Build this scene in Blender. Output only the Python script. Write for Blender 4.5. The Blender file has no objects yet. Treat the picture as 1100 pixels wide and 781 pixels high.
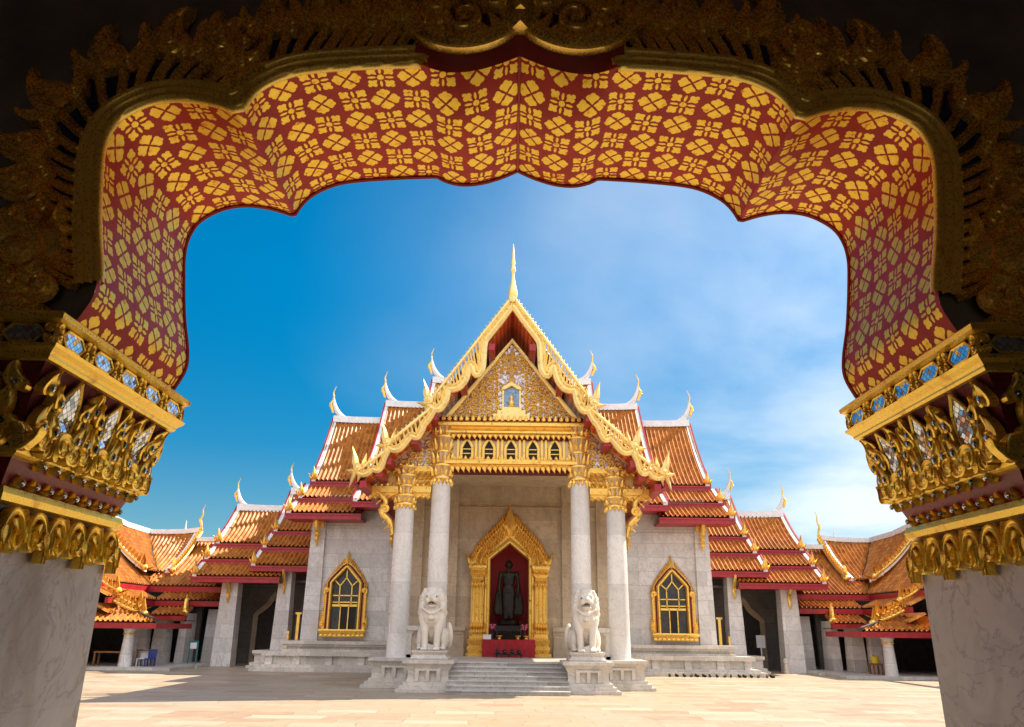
import bpy, math, random
from mathutils import Vector, Matrix
random.seed(7)
R = math.radians
S = 1.4                      # metres per drawing unit
sc = bpy.context.scene
col = sc.collection

# ------------------------------------------------------------------ camera, sky, sun, exposure
PITCH, ROLL = R(19.06), R(0.7)
cam_d = bpy.data.cameras.new('camera'); cam = bpy.data.objects.new('camera', cam_d); col.objects.link(cam)
cam_d.sensor_width = 36; cam_d.lens = 36 * 825 / 1100; cam_d.clip_end = 2000; cam_d.clip_start = 0.05
cr, cu, cf = Vector((1, 0, 0)), Vector((0, -math.sin(PITCH), math.cos(PITCH))), Vector((0, math.cos(PITCH), math.sin(PITCH)))
r2 = cr * math.cos(ROLL) + cu * math.sin(ROLL); u2 = cu * math.cos(ROLL) - cr * math.sin(ROLL)
mw = Matrix((r2, u2, -cf)).transposed().to_4x4(); mw.translation = Vector((0, 0, 1.7 * S)); cam.matrix_world = mw
sc.camera = cam

SUN = Vector((0.80, 0.42, 1.0)).normalized()
elev, azim = math.asin(SUN.z), math.atan2(SUN.x, SUN.y)
w = bpy.data.worlds.new('World'); sc.world = w; w.use_nodes = True
sun_d = bpy.data.lights.new('sun', 'SUN'); sun_d.energy = 4.8; sun_d.angle = R(0.53); sun_d.color = (1, .88, .70)
sun = bpy.data.objects.new('sun', sun_d); col.objects.link(sun)
sun.rotation_euler = SUN.to_track_quat('Z', 'Y').to_euler(); sun.location = (30, 20, 60)
sc.view_settings.view_transform = 'Standard'; sc.view_settings.look = 'None'
sc.view_settings.gamma = 1; sc.view_settings.exposure = 1.07; sc.view_settings.use_curve_mapping = False

# ------------------------------------------------------------------ node helpers
class NT:
    def __init__(s, tree): s.t = tree; s.n = tree.nodes; s.l = tree.links
    def node(s, typ, **kw):
        nd = s.n.new(typ)
        for k, v in kw.items(): setattr(nd, k, v)
        return nd
    def put(s, sock, v):
        if hasattr(v, 'is_linked') or isinstance(v, bpy.types.NodeSocket): s.l.new(v, sock)
        else: sock.default_value = v
    def m(s, op, a, b=None, c=None):
        nd = s.node('ShaderNodeMath', operation=op)
        for i, v in enumerate((a, b, c)):
            if v is not None: s.put(nd.inputs[i], v)
        return nd.outputs[0]
    def mix(s, f, a, b, mode='MIX'):
        nd = s.node('ShaderNodeMix', data_type='RGBA', blend_type=mode)
        s.put(nd.inputs[0], f); s.put(nd.inputs[6], a); s.put(nd.inputs[7], b)
        return nd.outputs[2]
    def noise(s, vec, scale, detail=4, rough=.55, dist=0):
        nd = s.node('ShaderNodeTexNoise'); s.l.new(vec, nd.inputs['Vector'])
        nd.inputs['Scale'].default_value = scale; nd.inputs['Detail'].default_value = detail
        nd.inputs['Roughness'].default_value = rough; nd.inputs['Distortion'].default_value = dist
        return nd.outputs[0]
    def ramp(s, f, stops):
        nd = s.node('ShaderNodeValToRGB'); s.l.new(f, nd.inputs[0]); e = nd.color_ramp.elements
        while len(e) < len(stops): e.new(.5)
        for i, (p, c) in enumerate(stops):
            e[i].position = p; e[i].color = (*c, 1) if len(c) == 3 else c
        return nd.outputs[0]
    def mrange(s, v, a, b, c=0, d=1):
        nd = s.node('ShaderNodeMapRange'); s.put(nd.inputs[0], v)
        for i, x in enumerate((a, b, c, d)): nd.inputs[i + 1].default_value = x
        return nd.outputs[0]
    def obj(s): return s.node('ShaderNodeTexCoord').outputs['Object']
    def uv(s): return s.node('ShaderNodeTexCoord').outputs['UV']
    def sep(s, v): nd = s.node('ShaderNodeSeparateXYZ'); s.l.new(v, nd.inputs[0]); return nd.outputs
    def comb(s, x, y, z=0.0):
        nd = s.node('ShaderNodeCombineXYZ')
        for i, v in enumerate((x, y, z)): s.put(nd.inputs[i], v)
        return nd.outputs[0]
    def bump(s, h, strength=.3, dist=.02):
        nd = s.node('ShaderNodeBump'); s.l.new(h, nd.inputs['Height'])
        nd.inputs['Strength'].default_value = strength; nd.inputs['Distance'].default_value = dist
        return nd.outputs[0]

def new_mat(name):
    m = bpy.data.materials.new(name); m.use_nodes = True
    t = NT(m.node_tree); b = t.n['Principled BSDF']
    return m, t, b
def setp(t, b, color=None, rough=None, metal=None, normal=None, spec=None):
    if color is not None: t.put(b.inputs['Base Color'], (*color, 1) if isinstance(color, tuple) and len(color) == 3 else color)
    if rough is not None: t.put(b.inputs['Roughness'], rough)
    if metal is not None: t.put(b.inputs['Metallic'], metal)
    if spec is not None: t.put(b.inputs['Specular IOR Level'], spec)
    if normal is not None: t.l.new(normal, b.inputs['Normal'])

# world: Nishita sky, deepened as through a polarising filter, with thin cloud
wt = NT(w.node_tree); bg = w.node_tree.nodes['Background']
sky = wt.node('ShaderNodeTexSky', sky_type='NISHITA', sun_disc=False)
sky.sun_elevation = elev; sky.sun_rotation = azim; sky.air_density = 1.0; sky.dust_density = .3; sky.ozone_density = 2.0
hs = wt.node('ShaderNodeHueSaturation'); hs.inputs['Saturation'].default_value = 1.75; hs.inputs['Hue'].default_value = .481; hs.inputs['Value'].default_value = .76
wt.l.new(sky.outputs[0], hs.inputs['Color'])
gv = wt.node('ShaderNodeTexCoord').outputs['Generated']
gx, gy, gz = wt.sep(gv)
# cloud streets: project the direction on a flat layer overhead
dz = wt.m('ADD', wt.m('MAXIMUM', gz, 0.0), .12)
cv = wt.comb(wt.m('DIVIDE', gx, dz), wt.m('DIVIDE', gy, dz), 0.0)
cn = wt.noise(cv, .9, 7, .52, .35); cn2 = wt.noise(cv, .32, 3, .5)
az = wt.m('POWER', wt.mrange(wt.m('ADD', wt.m('DIVIDE', gx, wt.m('ADD', wt.m('ABSOLUTE', gy), .05)), wt.m('MULTIPLY', wt.m('SUBTRACT', cn2, .5), .5)), -.36, .46), 1.5)   # more cloud towards the sun's side
az = wt.m('MAXIMUM', az, wt.mrange(gy, -.02, -.30))          # and an unseen bright cloud bank added behind the camera to light the facade
low = wt.mrange(gz, .42, .06)
cl = wt.m('MULTIPLY', wt.m('ADD', .13, wt.m('MULTIPLY', .92, wt.mrange(wt.m('ADD', wt.m('MULTIPLY', cn, .65), wt.m('MULTIPLY', cn2, .35)), .38, .60))), az)
cl = wt.m('MULTIPLY', cl, wt.m('SUBTRACT', .84, wt.m('MULTIPLY', low, .10)))
cl = wt.m('MINIMUM', wt.m('MAXIMUM', cl, wt.m('MULTIPLY', wt.m('POWER', low, 3.0), .12)), .95)
deep = wt.mrange(gz, .0, .42, .50, 1.0)
base = wt.mix(1.0, hs.outputs[0], wt.comb(wt.mrange(gz, .0, .42, .20, 1.0), wt.m('MULTIPLY', deep, .98), wt.m('MULTIPLY', deep, 1.08)), 'MULTIPLY')
ccol = wt.mix(wt.mrange(gy, .0, -.35), (6.5, 6.8, 7.2, 1), (13.5, 13.2, 13.5, 1))  # the added bank behind is far brighter, as fill for the shaded front
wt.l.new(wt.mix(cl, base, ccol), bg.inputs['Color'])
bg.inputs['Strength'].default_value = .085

# ------------------------------------------------------------------ materials
M = {}
def mat_gold(name, base=(.80, .45, .07), dark=(.30, .13, .02), metal=.55, rough=.36, bump=.35, spk=.3):
    m, t, b = new_mat(name); o = t.obj()
    n = t.noise(o, 6, 5); n2 = t.noise(o, 45, 3)
    c = t.ramp(n, [(.25, dark), (.42, base), (.8, tuple(min(1, x * 1.12) for x in base))])
    c = t.mix(t.mrange(n2, .62, .75, 0, spk), c, (*dark, 1))
    setp(t, b, c, t.mrange(n2, .3, .7, rough - .1, rough + .16), metal, t.bump(n2, bump, .006))
    M[name] = m
mat_gold('gold', (.94, .60, .13), (.28, .11, .02), .72, .35)
mat_gold('gold_tarnished', (1.0, .66, .13), (.30, .14, .03), .55, .24, .04, .05)
mat_gold('gold_leafed', (1.0, .72, .15), (.70, .38, .05), .35, .30, .05, .03)
mat_gold('gold_pale', (.92, .70, .27), (.60, .38, .10), .5, .4)
mat_gold('gold_carved', (1.0, .76, .28), (.55, .30, .08), .5, .4)
mat_gold('gold_gate', (1.0, .68, .11), (.50, .24, .03), .72, .32, .25, .2)

def mat_plain(name, c, rough=.5, metal=0, nscale=4, var=.25, bump=.15):
    m, t, b = new_mat(name); o = t.obj(); n = t.noise(o, nscale, 6); n2 = t.noise(o, nscale * 9, 3)
    lo = tuple(x * (1 - var) for x in c); hi = tuple(min(1, x * (1 + var * .5)) for x in c)
    setp(t, b, t.ramp(n, [(.3, lo), (.7, hi)]), t.mrange(n2, .3, .7, rough * .8, min(1, rough * 1.2)), metal, t.bump(n2, bump, .01))
    M[name] = m
mat_plain('red_lacquer', (.36, .018, .026), .4, var=.25)
mat_plain('red_dark', (.13, .006, .008), .8, var=.3)
mat_plain('niche_red', (.42, .008, .014), .55, var=.2)
mat_plain('red_cloth', (.38, .012, .02), .75, var=.2)
mat_plain('white_plaster', (.80, .79, .77), .5, var=.14)
mat_plain('bronze_black', (.030, .026, .024), .38, .5, var=.4)
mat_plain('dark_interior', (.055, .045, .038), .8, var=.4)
mat_plain('glass_dark', (.034, .034, .028), .3, 0, var=.6, bump=.05)
mat_plain('void_dark', (.008, .007, .006), .7)
mat_plain('enamel_blue', (.012, .02, .10), .3, var=.5)
mat_plain('plaster_gate', (.22, .20, .18), .75, nscale=1.2, var=.4)
mat_plain('wood_brown', (.26, .10, .03), .55, var=.4)
mat_plain('plastic_blue', (.008, .035, .22), .4, var=.1)
mat_plain('plastic_yellow', (.75, .55, .02), .4, var=.1)
mat_plain('teal_paint', (.02, .20, .22), .5, var=.2)
mat_plain('paper_white', (.8, .8, .8), .6, var=.05)
mat_plain('flower_pink', (.6, .12, .2), .6, nscale=40, var=.8)
mat_plain('black_cloth', (.02, .018, .018), .8, var=.4)
mat_plain('lotus_red', (.26, .010, .018), .4, var=.35)
mat_plain('tile_ceiling', (.30, .04, .03), .5)

def mat_marble(name, c=(.70, .69, .67), joint_h=None, bw=1.6, bh=.8, stain=.5, rough=.32, joint=.35, mode='xz', warm=(.62, .55, .46), vs=.38):
    m, t, b = new_mat(name); o = t.obj(); x, y, z = t.sep(o)
    vein = t.noise(o, 1.3, 9, .62, 1.6); st = t.noise(t.comb(t.m('MULTIPLY', x, 1.4), t.m('MULTIPLY', y, 1.4), t.m('MULTIPLY', z, .5)), 1.1, 6, .6)
    br = t.node('ShaderNodeTexBrick')
    t.l.new(t.comb(t.m('ADD', x, y), z) if mode == 'xz' else t.comb(x, y), br.inputs['Vector'])
    br.inputs['Scale'].default_value = 1; br.inputs['Brick Width'].default_value = bw; br.inputs['Row Height'].default_value = bh
    br.inputs['Mortar Size'].default_value = .012; br.inputs['Mortar Smooth'].default_value = .3; br.inputs['Bias'].default_value = 0
    lo = tuple(v * .73 for v in c)
    br.inputs['Color1'].default_value = (*lo, 1); br.inputs['Color2'].default_value = (*c, 1); br.inputs['Mortar'].default_value = (*[v * joint for v in c], 1)
    k = t.mix(t.mrange(vein, .50, .62, 0, vs), br.outputs[0], (*[v * .58 for v in c], 1))
    v2 = t.noise(t.comb(t.m('ADD', x, t.m('MULTIPLY', y, .6)), t.m('MULTIPLY', y, .8), t.m('ADD', z, t.m('MULTIPLY', x, .7))), .9, 6, .6, 2.8)
    k = t.mix(t.mrange(t.m('ABSOLUTE', t.m('SUBTRACT', v2, .5)), 0, .022, min(.8, vs * 1.5), 0), k, (*[v * .42 for v in c], 1))
    k = t.mix(t.mrange(st, .50, .74, 0, stain), k, (*[v * .62 for v in warm], 1))
    setp(t, b, k, t.mrange(vein, .3, .7, rough * .7, rough * 1.5), 0, t.bump(br.outputs['Fac'], -.25, .01))
    M[name] = m
mat_marble('marble_wall', (.75, .715, .68), bw=1.9, bh=.82, stain=.55, joint=.5)
mat_marble('marble_inner', (.58, .45, .30), bw=2.3, bh=.98, stain=.8, rough=.4, joint=.7, warm=(.46, .36, .26))
mat_marble('marble_column', (.82, .785, .735), bw=9, bh=2.15, stain=.22, vs=.25, rough=.28, joint=.7)
mat_marble('marble_plinth', (.72, .66, .58), bw=1.7, bh=9, stain=.5, rough=.4, joint=.5)
mat_marble('marble_step', (.60, .57, .53), bw=2.1, bh=9, stain=.55, rough=.4, joint=.4)
mat_marble('marble_lion', (.84, .765, .66), bw=30, bh=30, stain=.30, rough=.5, warm=(.80, .60, .38), vs=.15)
mat_marble('marble_pier', (.80, .775, .745), bw=40, bh=1.75, stain=.8, joint=.75, vs=.65, rough=.3, warm=(.5, .42, .33))

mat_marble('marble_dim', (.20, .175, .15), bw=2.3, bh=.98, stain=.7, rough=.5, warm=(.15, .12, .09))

def mat_paving():
    m, t, b = new_mat('marble_paving'); o = t.obj(); x, y, z = t.sep(o)
    br = t.node('ShaderNodeTexBrick'); br.offset = .37; br.offset_frequency = 2; br.squash = 1.35; br.squash_frequency = 3
    wob = t.noise(o, .35, 2)
    t.l.new(t.comb(t.m('ADD', x, wob), y), br.inputs['Vector'])
    br.inputs['Scale'].default_value = 1; br.inputs['Brick Width'].default_value = 1.7; br.inputs['Row Height'].default_value = .85
    br.inputs['Mortar Size'].default_value = .016; br.inputs['Mortar Smooth'].default_value = .2; br.inputs['Bias'].default_value = 0
    br.inputs['Color1'].default_value = (0, 0, 0, 1); br.inputs['Color2'].default_value = (1, 1, 1, 1); br.inputs['Mortar'].default_value = (.5, .5, .5, 1)
    tone = t.ramp(br.outputs[0], [(.08, (.36, .245, .165)), (.3, (.395, .315, .215)), (.5, (.36, .315, .225)), (.7, (.415, .30, .215)), (.92, (.445, .38, .285))])
    v = t.noise(o, .8, 8, .65, 2.2); g = t.noise(o, .23, 4); f = t.noise(o, 3.5, 6, .6)
    k = t.mix(t.mrange(v, .50, .66, 0, .30), tone, (.42, .355, .28, 1))
    k = t.mix(t.mrange(g, .52, .72, 0, .4), k, (.36, .31, .26, 1)); k = t.mix(t.mrange(f, .55, .75, 0, .25), k, (.34, .27, .21, 1))
    k = t.mix(t.m('MULTIPLY', br.outputs['Fac'], .55), k, (.19, .15, .12, 1))
    setp(t, b, k, t.mrange(v, .3, .7, .34, .60), 0, None, .2)
    M['marble_paving'] = m
mat_paving()

def mat_tile(name, rib, c1=(.59, .225, .034), c2=(.33, .105, .016)):
    # glazed tiles: u runs across the ribs, v down the slope; every tile has its own tone
    m, t, b = new_mat(name); u, v, _ = t.sep(t.uv())
    iu = t.m('FLOOR', t.m('DIVIDE', u, rib)); vv = t.m('DIVIDE', v, .34); iv = t.m('FLOOR', vv)
    wn = t.node('ShaderNodeTexWhiteNoise', noise_dimensions='2D'); t.l.new(t.comb(iu, iv), wn.inputs['Vector'])
    big = t.noise(t.comb(u, v), .5, 4)
    k = t.mix(wn.outputs[0], (*c1, 1), (*c2, 1))
    k = t.mix(t.mrange(big, .45, .75, 0, .45), k, (.34, .10, .02, 1))
    edge = t.m('FRACT', vv)
    k = t.mix(t.mrange(edge, .88, .97, 0, .65), k, (.10, .03, .01, 1))
    setp(t, b, k, t.mrange(wn.outputs[0], 0, 1, .36, .54), 0, t.bump(edge, .5, .03), .2)
    M[name] = m
mat_tile('roof_tile', .20 * S)

def mat_gold_dots():
    m, t, b = new_mat('red_soffit_gold'); u, v, _ = t.sep(t.uv())
    fu = t.m('SUBTRACT', t.m('FRACT', t.m('DIVIDE', u, .46)), .5); fv = t.m('SUBTRACT', t.m('FRACT', t.m('DIVIDE', v, .34)), .5)
    a = t.m('ABSOLUTE', fu); c = t.m('ABSOLUTE', fv)
    r = t.m('SQRT', t.m('ADD', t.m('MULTIPLY', a, a), t.m('MULTIPLY', c, c)))
    pet = t.m('ADD', .25, t.m('MULTIPLY', .09, t.m('COSINE', t.m('MULTIPLY', 8.0, t.m('ARCTAN2', fu, fv)))))
    g = t.m('LESS_THAN', r, pet)
    k = t.mix(g, (.58, .045, .02, 1), (.95, .60, .12, 1))
    setp(t, b, k, .42, t.m('MULTIPLY', g, .4)); M['red_soffit_gold'] = m
mat_gold_dots()

def mat_arch():
    m, t, b = new_mat('arch_pattern'); uvv = t.uv(); o = t.obj()
    wob = t.noise(o, 9, 2); wob2 = t.noise(o, 55, 2)
    u, v, _ = t.sep(uvv)
    j = t.m('MULTIPLY', t.m('SUBTRACT', wob, .5), .045)
    pu = t.m('ADD', t.m('DIVIDE', u, .200 * S), j); pv = t.m('SUBTRACT', t.m('DIVIDE', v, .212 * S), j)
    iu, iv = t.m('FLOOR', pu), t.m('FLOOR', pv)
    par = t.m('GREATER_THAN', t.m('FRACT', t.m('MULTIPLY', t.m('ADD', iu, iv), .5)), .25)
    wn = t.node('ShaderNodeTexWhiteNoise', noise_dimensions='2D'); t.l.new(t.comb(iu, iv), wn.inputs['Vector'])
    wr, wg, wb = t.sep(wn.outputs['Color'])
    cx_ = t.m('SUBTRACT', t.m('SUBTRACT', t.m('FRACT', pu), .5), t.m('MULTIPLY', t.m('SUBTRACT', wr, .5), .07)); cy_ = t.m('SUBTRACT', t.m('SUBTRACT', t.m('FRACT', pv), .5), t.m('MULTIPLY', t.m('SUBTRACT', wg, .5), .07))
    an = t.m('MULTIPLY', t.m('SUBTRACT', wb, .5), .22); sz = t.m('ADD', .97, t.m('MULTIPLY', wn.outputs[0], .10))
    x = t.m('ABSOLUTE', t.m('MULTIPLY', t.m('ADD', cx_, t.m('MULTIPLY', an, cy_)), sz)); y = t.m('ABSOLUTE', t.m('MULTIPLY', t.m('SUBTRACT', cy_, t.m('MULTIPLY', an, cx_)), sz))
    a = t.m('MULTIPLY', t.m('ADD', x, y), .7071); bb = t.m('ABSOLUTE', t.m('MULTIPLY', t.m('SUBTRACT', x, y), .7071))
    mx, mn = t.m('MAXIMUM', x, y), t.m('MINIMUM', x, y)
    def circ(cx, cy, rad, px=a, py=bb, ex=1., ey=1.):
        dx = t.m('DIVIDE', t.m('SUBTRACT', px, cx), ex); dy = t.m('DIVIDE', t.m('SUBTRACT', py, cy), ey)
        return t.m('LESS_THAN', t.m('SQRT', t.m('ADD', t.m('MULTIPLY', dx, dx), t.m('MULTIPLY', dy, dy))), t.m('ADD', rad, t.m('MULTIPLY', t.m('SUBTRACT', wob2, .5), .05)))
    def tri(a0, k, a1):
        return t.m('MULTIPLY', t.m('LESS_THAN', bb, t.m('MULTIPLY', t.m('SUBTRACT', a, a0), k)), t.m('LESS_THAN', a, a1))
    def union(*q):
        r = q[0]
        for z in q[1:]: r = t.m('MAXIMUM', r, z)
        return r
    A = t.m('MULTIPLY', union(circ(.300, .105, .112, mx, mn), circ(.395, .0, .088, mx, mn), t.m('MULTIPLY', t.m('LESS_THAN', mn, t.m('MULTIPLY', t.m('SUBTRACT', mx, .045), .86)), t.m('LESS_THAN', mx, .33))), t.m('LESS_THAN', mn, t.m('SUBTRACT', mx, .045)))
    B = union(circ(0, 0, .110), circ(.275, 0, .130, mx, mn, 1., .36), circ(.385, .092, .084), circ(.495, .0, .082), tri(.16, .60, .43))
    g = t.m('ADD', t.m('MULTIPLY', par, A), t.m('MULTIPLY', t.m('SUBTRACT', 1.0, par), B))
    # worn gold leaf
    wear = t.noise(o, 14, 5, .65); g2 = t.m('MULTIPLY', g, t.mrange(wear, .30, .40, .30, 1))
    gold = t.ramp(wear, [(.3, (.97, .58, .05)), (.55, (1.0, .74, .10)), (.8, (1.0, .82, .19))])
    red = t.ramp(t.noise(o, 4, 6), [(.3, (.42, .020, .011)), (.7, (.56, .036, .018))])
    setp(t, b, t.mix(g2, red, gold), t.m('ADD', .46, t.m('MULTIPLY', wear, .12)), t.m('MULTIPLY', g2, .72), t.bump(t.m('ADD', g, t.m('MULTIPLY', wob2, .3)), .3, .004), .28)
    M['arch_pattern'] = m
    m, t, b = new_mat('arch_red'); o = t.obj()
    setp(t, b, t.ramp(t.noise(o, 5, 6), [(.3, (.34, .020, .013)), (.7, (.46, .035, .022))]), .5, 0, t.bump(t.noise(o, 40, 4), .4, .01)); M['arch_red'] = m
mat_arch()

def mat_mirror():
    m, t, b = new_mat('mirror_mosaic'); u, v, _ = t.sep(t.uv())
    p, q = t.m('DIVIDE', t.m('ADD', u, v), .052), t.m('DIVIDE', t.m('SUBTRACT', u, v), .052)
    line = t.m('MAXIMUM', t.m('LESS_THAN', t.m('FRACT', p), .1), t.m('LESS_THAN', t.m('FRACT', q), .1))
    wn = t.node('ShaderNodeTexWhiteNoise', noise_dimensions='2D'); t.l.new(t.comb(t.m('FLOOR', p), t.m('FLOOR', q)), wn.inputs['Vector'])
    nrm = t.node('ShaderNodeNormalMap') if False else None
    geo = t.node('ShaderNodeNewGeometry')
    va = t.node('ShaderNodeVectorMath', operation='SUBTRACT'); t.l.new(wn.outputs['Color'], va.inputs[0]); va.inputs[1].default_value = (.5, .5, .5)
    vs = t.node('ShaderNodeVectorMath', operation='SCALE'); t.l.new(va.outputs[0], vs.inputs[0]); vs.inputs['Scale'].default_value = .35
    ad = t.node('ShaderNodeVectorMath', operation='ADD'); t.l.new(geo.outputs['Normal'], ad.inputs[0]); t.l.new(vs.outputs[0], ad.inputs[1])
    no = t.node('ShaderNodeVectorMath', operation='NORMALIZE'); t.l.new(ad.outputs[0], no.inputs[0])
    c = t.mix(wn.outputs[0], (.55, .70, .85, 1), (.82, .86, .90, 1))
    setp(t, b, t.mix(line, c, (.03, .03, .03, 1)), t.m('ADD', .08, t.m('MULTIPLY', line, .5)), t.m('MULTIPLY', t.m('SUBTRACT', 1.0, line), .8), no.outputs[0])
    M['mirror_mosaic'] = m
    m, t, b = new_mat('jewel_mirror'); o = t.obj(); wn = t.noise(o, 3, 1)
    setp(t, b, t.ramp(wn, [(.35, (.10, .16, .14)), (.5, (.5, .55, .58)), (.7, (.72, .76, .8))]), .1, .8); M['jewel_mirror'] = m
mat_mirror()

def mat_sparkle():
    m, t, b = new_mat('pediment_ground'); o = t.obj()
    vo = t.node('ShaderNodeTexVoronoi'); t.l.new(o, vo.inputs['Vector']); vo.inputs['Scale'].default_value = 16
    x, y, z = t.sep(vo.outputs['Color'])
    setp(t, b, t.ramp(x, [(.2, (.36, .20, .14)), (.5, (.60, .52, .50)), (.8, (.78, .76, .82))]), .2, .5); M['pediment_ground'] = m
    m, t, b = new_mat('frieze_mosaic'); o = t.obj(); X, Y, Z = t.sep(o)
    p = t.m('FRACT', t.m('MULTIPLY', t.m('ADD', X, Z), 9.)); q = t.m('FRACT', t.m('MULTIPLY', t.m('SUBTRACT', X, Z), 9.))
    ln = t.m('MAXIMUM', t.m('LESS_THAN', p, .42), t.m('LESS_THAN', q, .42))
    setp(t, b, t.mix(ln, (.50, .47, .44, 1), (.62, .36, .07, 1)), .25, .5); M['frieze_mosaic'] = m
    m, t, b = new_mat('niche_blue'); o = t.obj()
    setp(t, b, t.ramp(t.noise(o, 8, 3), [(.3, (.10, .22, .42)), (.7, (.35, .5, .7))]), .3, .2); M['niche_blue'] = m
mat_sparkle()

# ------------------------------------------------------------------ mesh helpers (drawing units; scaled by S when linked)
ORG = {}
GS = [1.0, 0.0]                                              # breadth and offset of what is being built, set for the gate
class MB:
    def __init__(s, sx=1): s.v = []; s.f = []; s.uvs = {}; s.sx = sx
    def add(s, vs, fs, uv=None):
        o = len(s.v); s.v += [tuple(p) for p in vs]
        for i, f in enumerate(fs):
            if uv: s.uvs[len(s.f)] = uv[i]
            s.f.append(tuple(a + o for a in f))
    def poly(s, pts, uv=None): s.add(pts, [range(len(pts))], [uv] if uv else None)
    def box(s, x0, x1, y0, y1, z0, z1, tx=0, ty=0):      # tx, ty: how far the top draws in
        x0, x1 = min(x0, x1), max(x0, x1); y0, y1 = min(y0, y1), max(y0, y1)
        v = [(x0, y0, z0), (x1, y0, z0), (x1, y1, z0), (x0, y1, z0), (x0 + tx, y0 + ty, z1), (x1 - tx, y0 + ty, z1), (x1 - tx, y1 - ty, z1), (x0 + tx, y1 - ty, z1)]
        s.add(v, [(0, 3, 2, 1), (4, 5, 6, 7), (0, 1, 5, 4), (1, 2, 6, 5), (2, 3, 7, 6), (3, 0, 4, 7)])
    def tiers(s, cx, cy, hx, hy, prof):                     # stacked rectangular rings: prof = [(z, outset)]
        rings = []
        for z, d in prof:
            rings.append([(cx - hx - d, cy - hy - d, z), (cx + hx + d, cy - hy - d, z), (cx + hx + d, cy + hy + d, z), (cx - hx - d, cy + hy + d, z)])
        vs = [p for r in rings for p in r]; fs = [(0, 3, 2, 1)]
        for i in range(len(rings) - 1):
            for k in range(4):
                a, b = i * 4 + k, i * 4 + (k + 1) % 4; fs.append((a, b, b + 4, a + 4))
        n = len(vs); fs.append((n - 4, n - 3, n - 2, n - 1)); s.add(vs, fs)
    def prism(s, pts, y0, y1):                              # outline in x,z thickened along y
        n = len(pts); vs = [(x, y0, z) for x, z in pts] + [(x, y1, z) for x, z in pts]
        fs = [tuple(range(n)), tuple(range(2 * n - 1, n - 1, -1))] + [(i, i + n, (i + 1) % n + n, (i + 1) % n) for i in range(n)]
        s.add(vs, fs)
    def prism_x(s, pts, x0, x1):                            # outline in y,z thickened along x
        n = len(pts); vs = [(x0, y, z) for y, z in pts] + [(x1, y, z) for y, z in pts]
        fs = [tuple(range(n)), tuple(range(2 * n - 1, n - 1, -1))] + [(i, i + n, (i + 1) % n + n, (i + 1) % n) for i in range(n)]
        s.add(vs, fs)
    def lathe(s, cx, cy, prof, n=24):
        vs = []; fs = []
        for r, z in prof:
            for k in range(n):
                a = 2 * math.pi * k / n; vs.append((cx + r * math.cos(a), cy + r * math.sin(a), z))
        for i in range(len(prof) - 1):
            for k in range(n):
                a, b = i * n + k, i * n + (k + 1) % n; fs.append((a, b, b + n, a + n))
        fs.append(tuple(range(n - 1, -1, -1))); L = len(vs); fs.append(tuple(range(L - n, L))); s.add(vs, fs)
    def tube(s, pts, rad, n=8, flat=1.0):
        pts = [Vector(p) for p in pts]; vs = []; fs = []
        if not hasattr(rad, '__len__'): rad = [rad] * len(pts)
        for i, p in enumerate(pts):
            d = (pts[min(i + 1, len(pts) - 1)] - pts[max(i - 1, 0)]).normalized()
            a = d.cross(Vector((0, 1, 0))); a = a.normalized() if a.length > .05 else Vector((1, 0, 0)); b = d.cross(a).normalized()
            for k in range(n):
                t = 2 * math.pi * k / n; vs.append(p + a * math.cos(t) * rad[i] + b * math.sin(t) * rad[i] * flat)
        for i in range(len(pts) - 1):
            for k in range(n):
                q, r = i * n + k, i * n + (k + 1) % n; fs.append((q, r, r + n, q + n))
        fs.append(tuple(range(n - 1, -1, -1))); L = len(vs); fs.append(tuple(range(L - n, L))); s.add(vs, fs)
    def ell(s, c, r, rot=None, nu=14, nv=9):
        vs = []; fs = []
        for j in range(1, nv):
            ph = math.pi * j / nv
            for k in range(nu):
                t = 2 * math.pi * k / nu; p = Vector((r[0] * math.sin(ph) * math.cos(t), r[1] * math.sin(ph) * math.sin(t), r[2] * math.cos(ph)))
                if rot: p = rot @ p
                vs.append(Vector(c) + p)
        top = Vector((0, 0, r[2])); 
        if rot: top = rot @ top
        vs += [Vector(c) + top, Vector(c) - top]
        for j in range(nv - 2):
            for k in range(nu):
                a, b = j * nu + k, j * nu + (k + 1) % nu; fs.append((a, a + nu, b + nu, b))
        T = len(vs) - 2
        for k in range(nu):
            fs.append((T, k, (k + 1) % nu)); a = (nv - 2) * nu; fs.append((T + 1, a + (k + 1) % nu, a + k))
        s.add(vs, fs)
    def cap(s, a, b, ra, rb, n=10):                         # capsule-like limb
        a, b = Vector(a), Vector(b); K = 5
        s.tube([a.lerp(b, i / K) for i in range(K + 1)], [ra + (rb - ra) * i / K for i in range(K + 1)], n)
        s.ell(a, (ra,) * 3, None, 10, 6); s.ell(b, (rb,) * 3, None, 10, 6)
    # carved leaf (flame) : base O, up U, side V, out N
    F = [(0, .42), (.12, .72), (.28, 1.), (.45, .88), (.62, .58), (.78, .32), (.90, .16)]
    def flame(s, O, U, V, N, h, wd, depth, bend=0., back=.0, f=None):
        O, U, V, N = Vector(O), Vector(U), Vector(V), Vector(N); prof = f or MB.F
        vs = []; fs = []
        for t, k in prof:
            c = O + U * (t * h) + V * (bend * h * t * t)
            vs += [c - V * wd * k - N * back, c - V * wd * k, c + N * depth * (.35 + .65 * k), c + V * wd * k, c + V * wd * k - N * back]
        n = len(prof)
        for i in range(n - 1):
            for k in range(4):
                a = i * 5 + k; fs.append((a, a + 1, a + 6, a + 5))
        vs.append(O + U * h + V * bend * h); T = len(vs) - 1; a = (n - 1) * 5
        for k in range(4): fs.append((a + k, a + k + 1, T))
        fs.append((0, 1, 2, 3, 4)); s.add(vs, fs)
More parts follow.
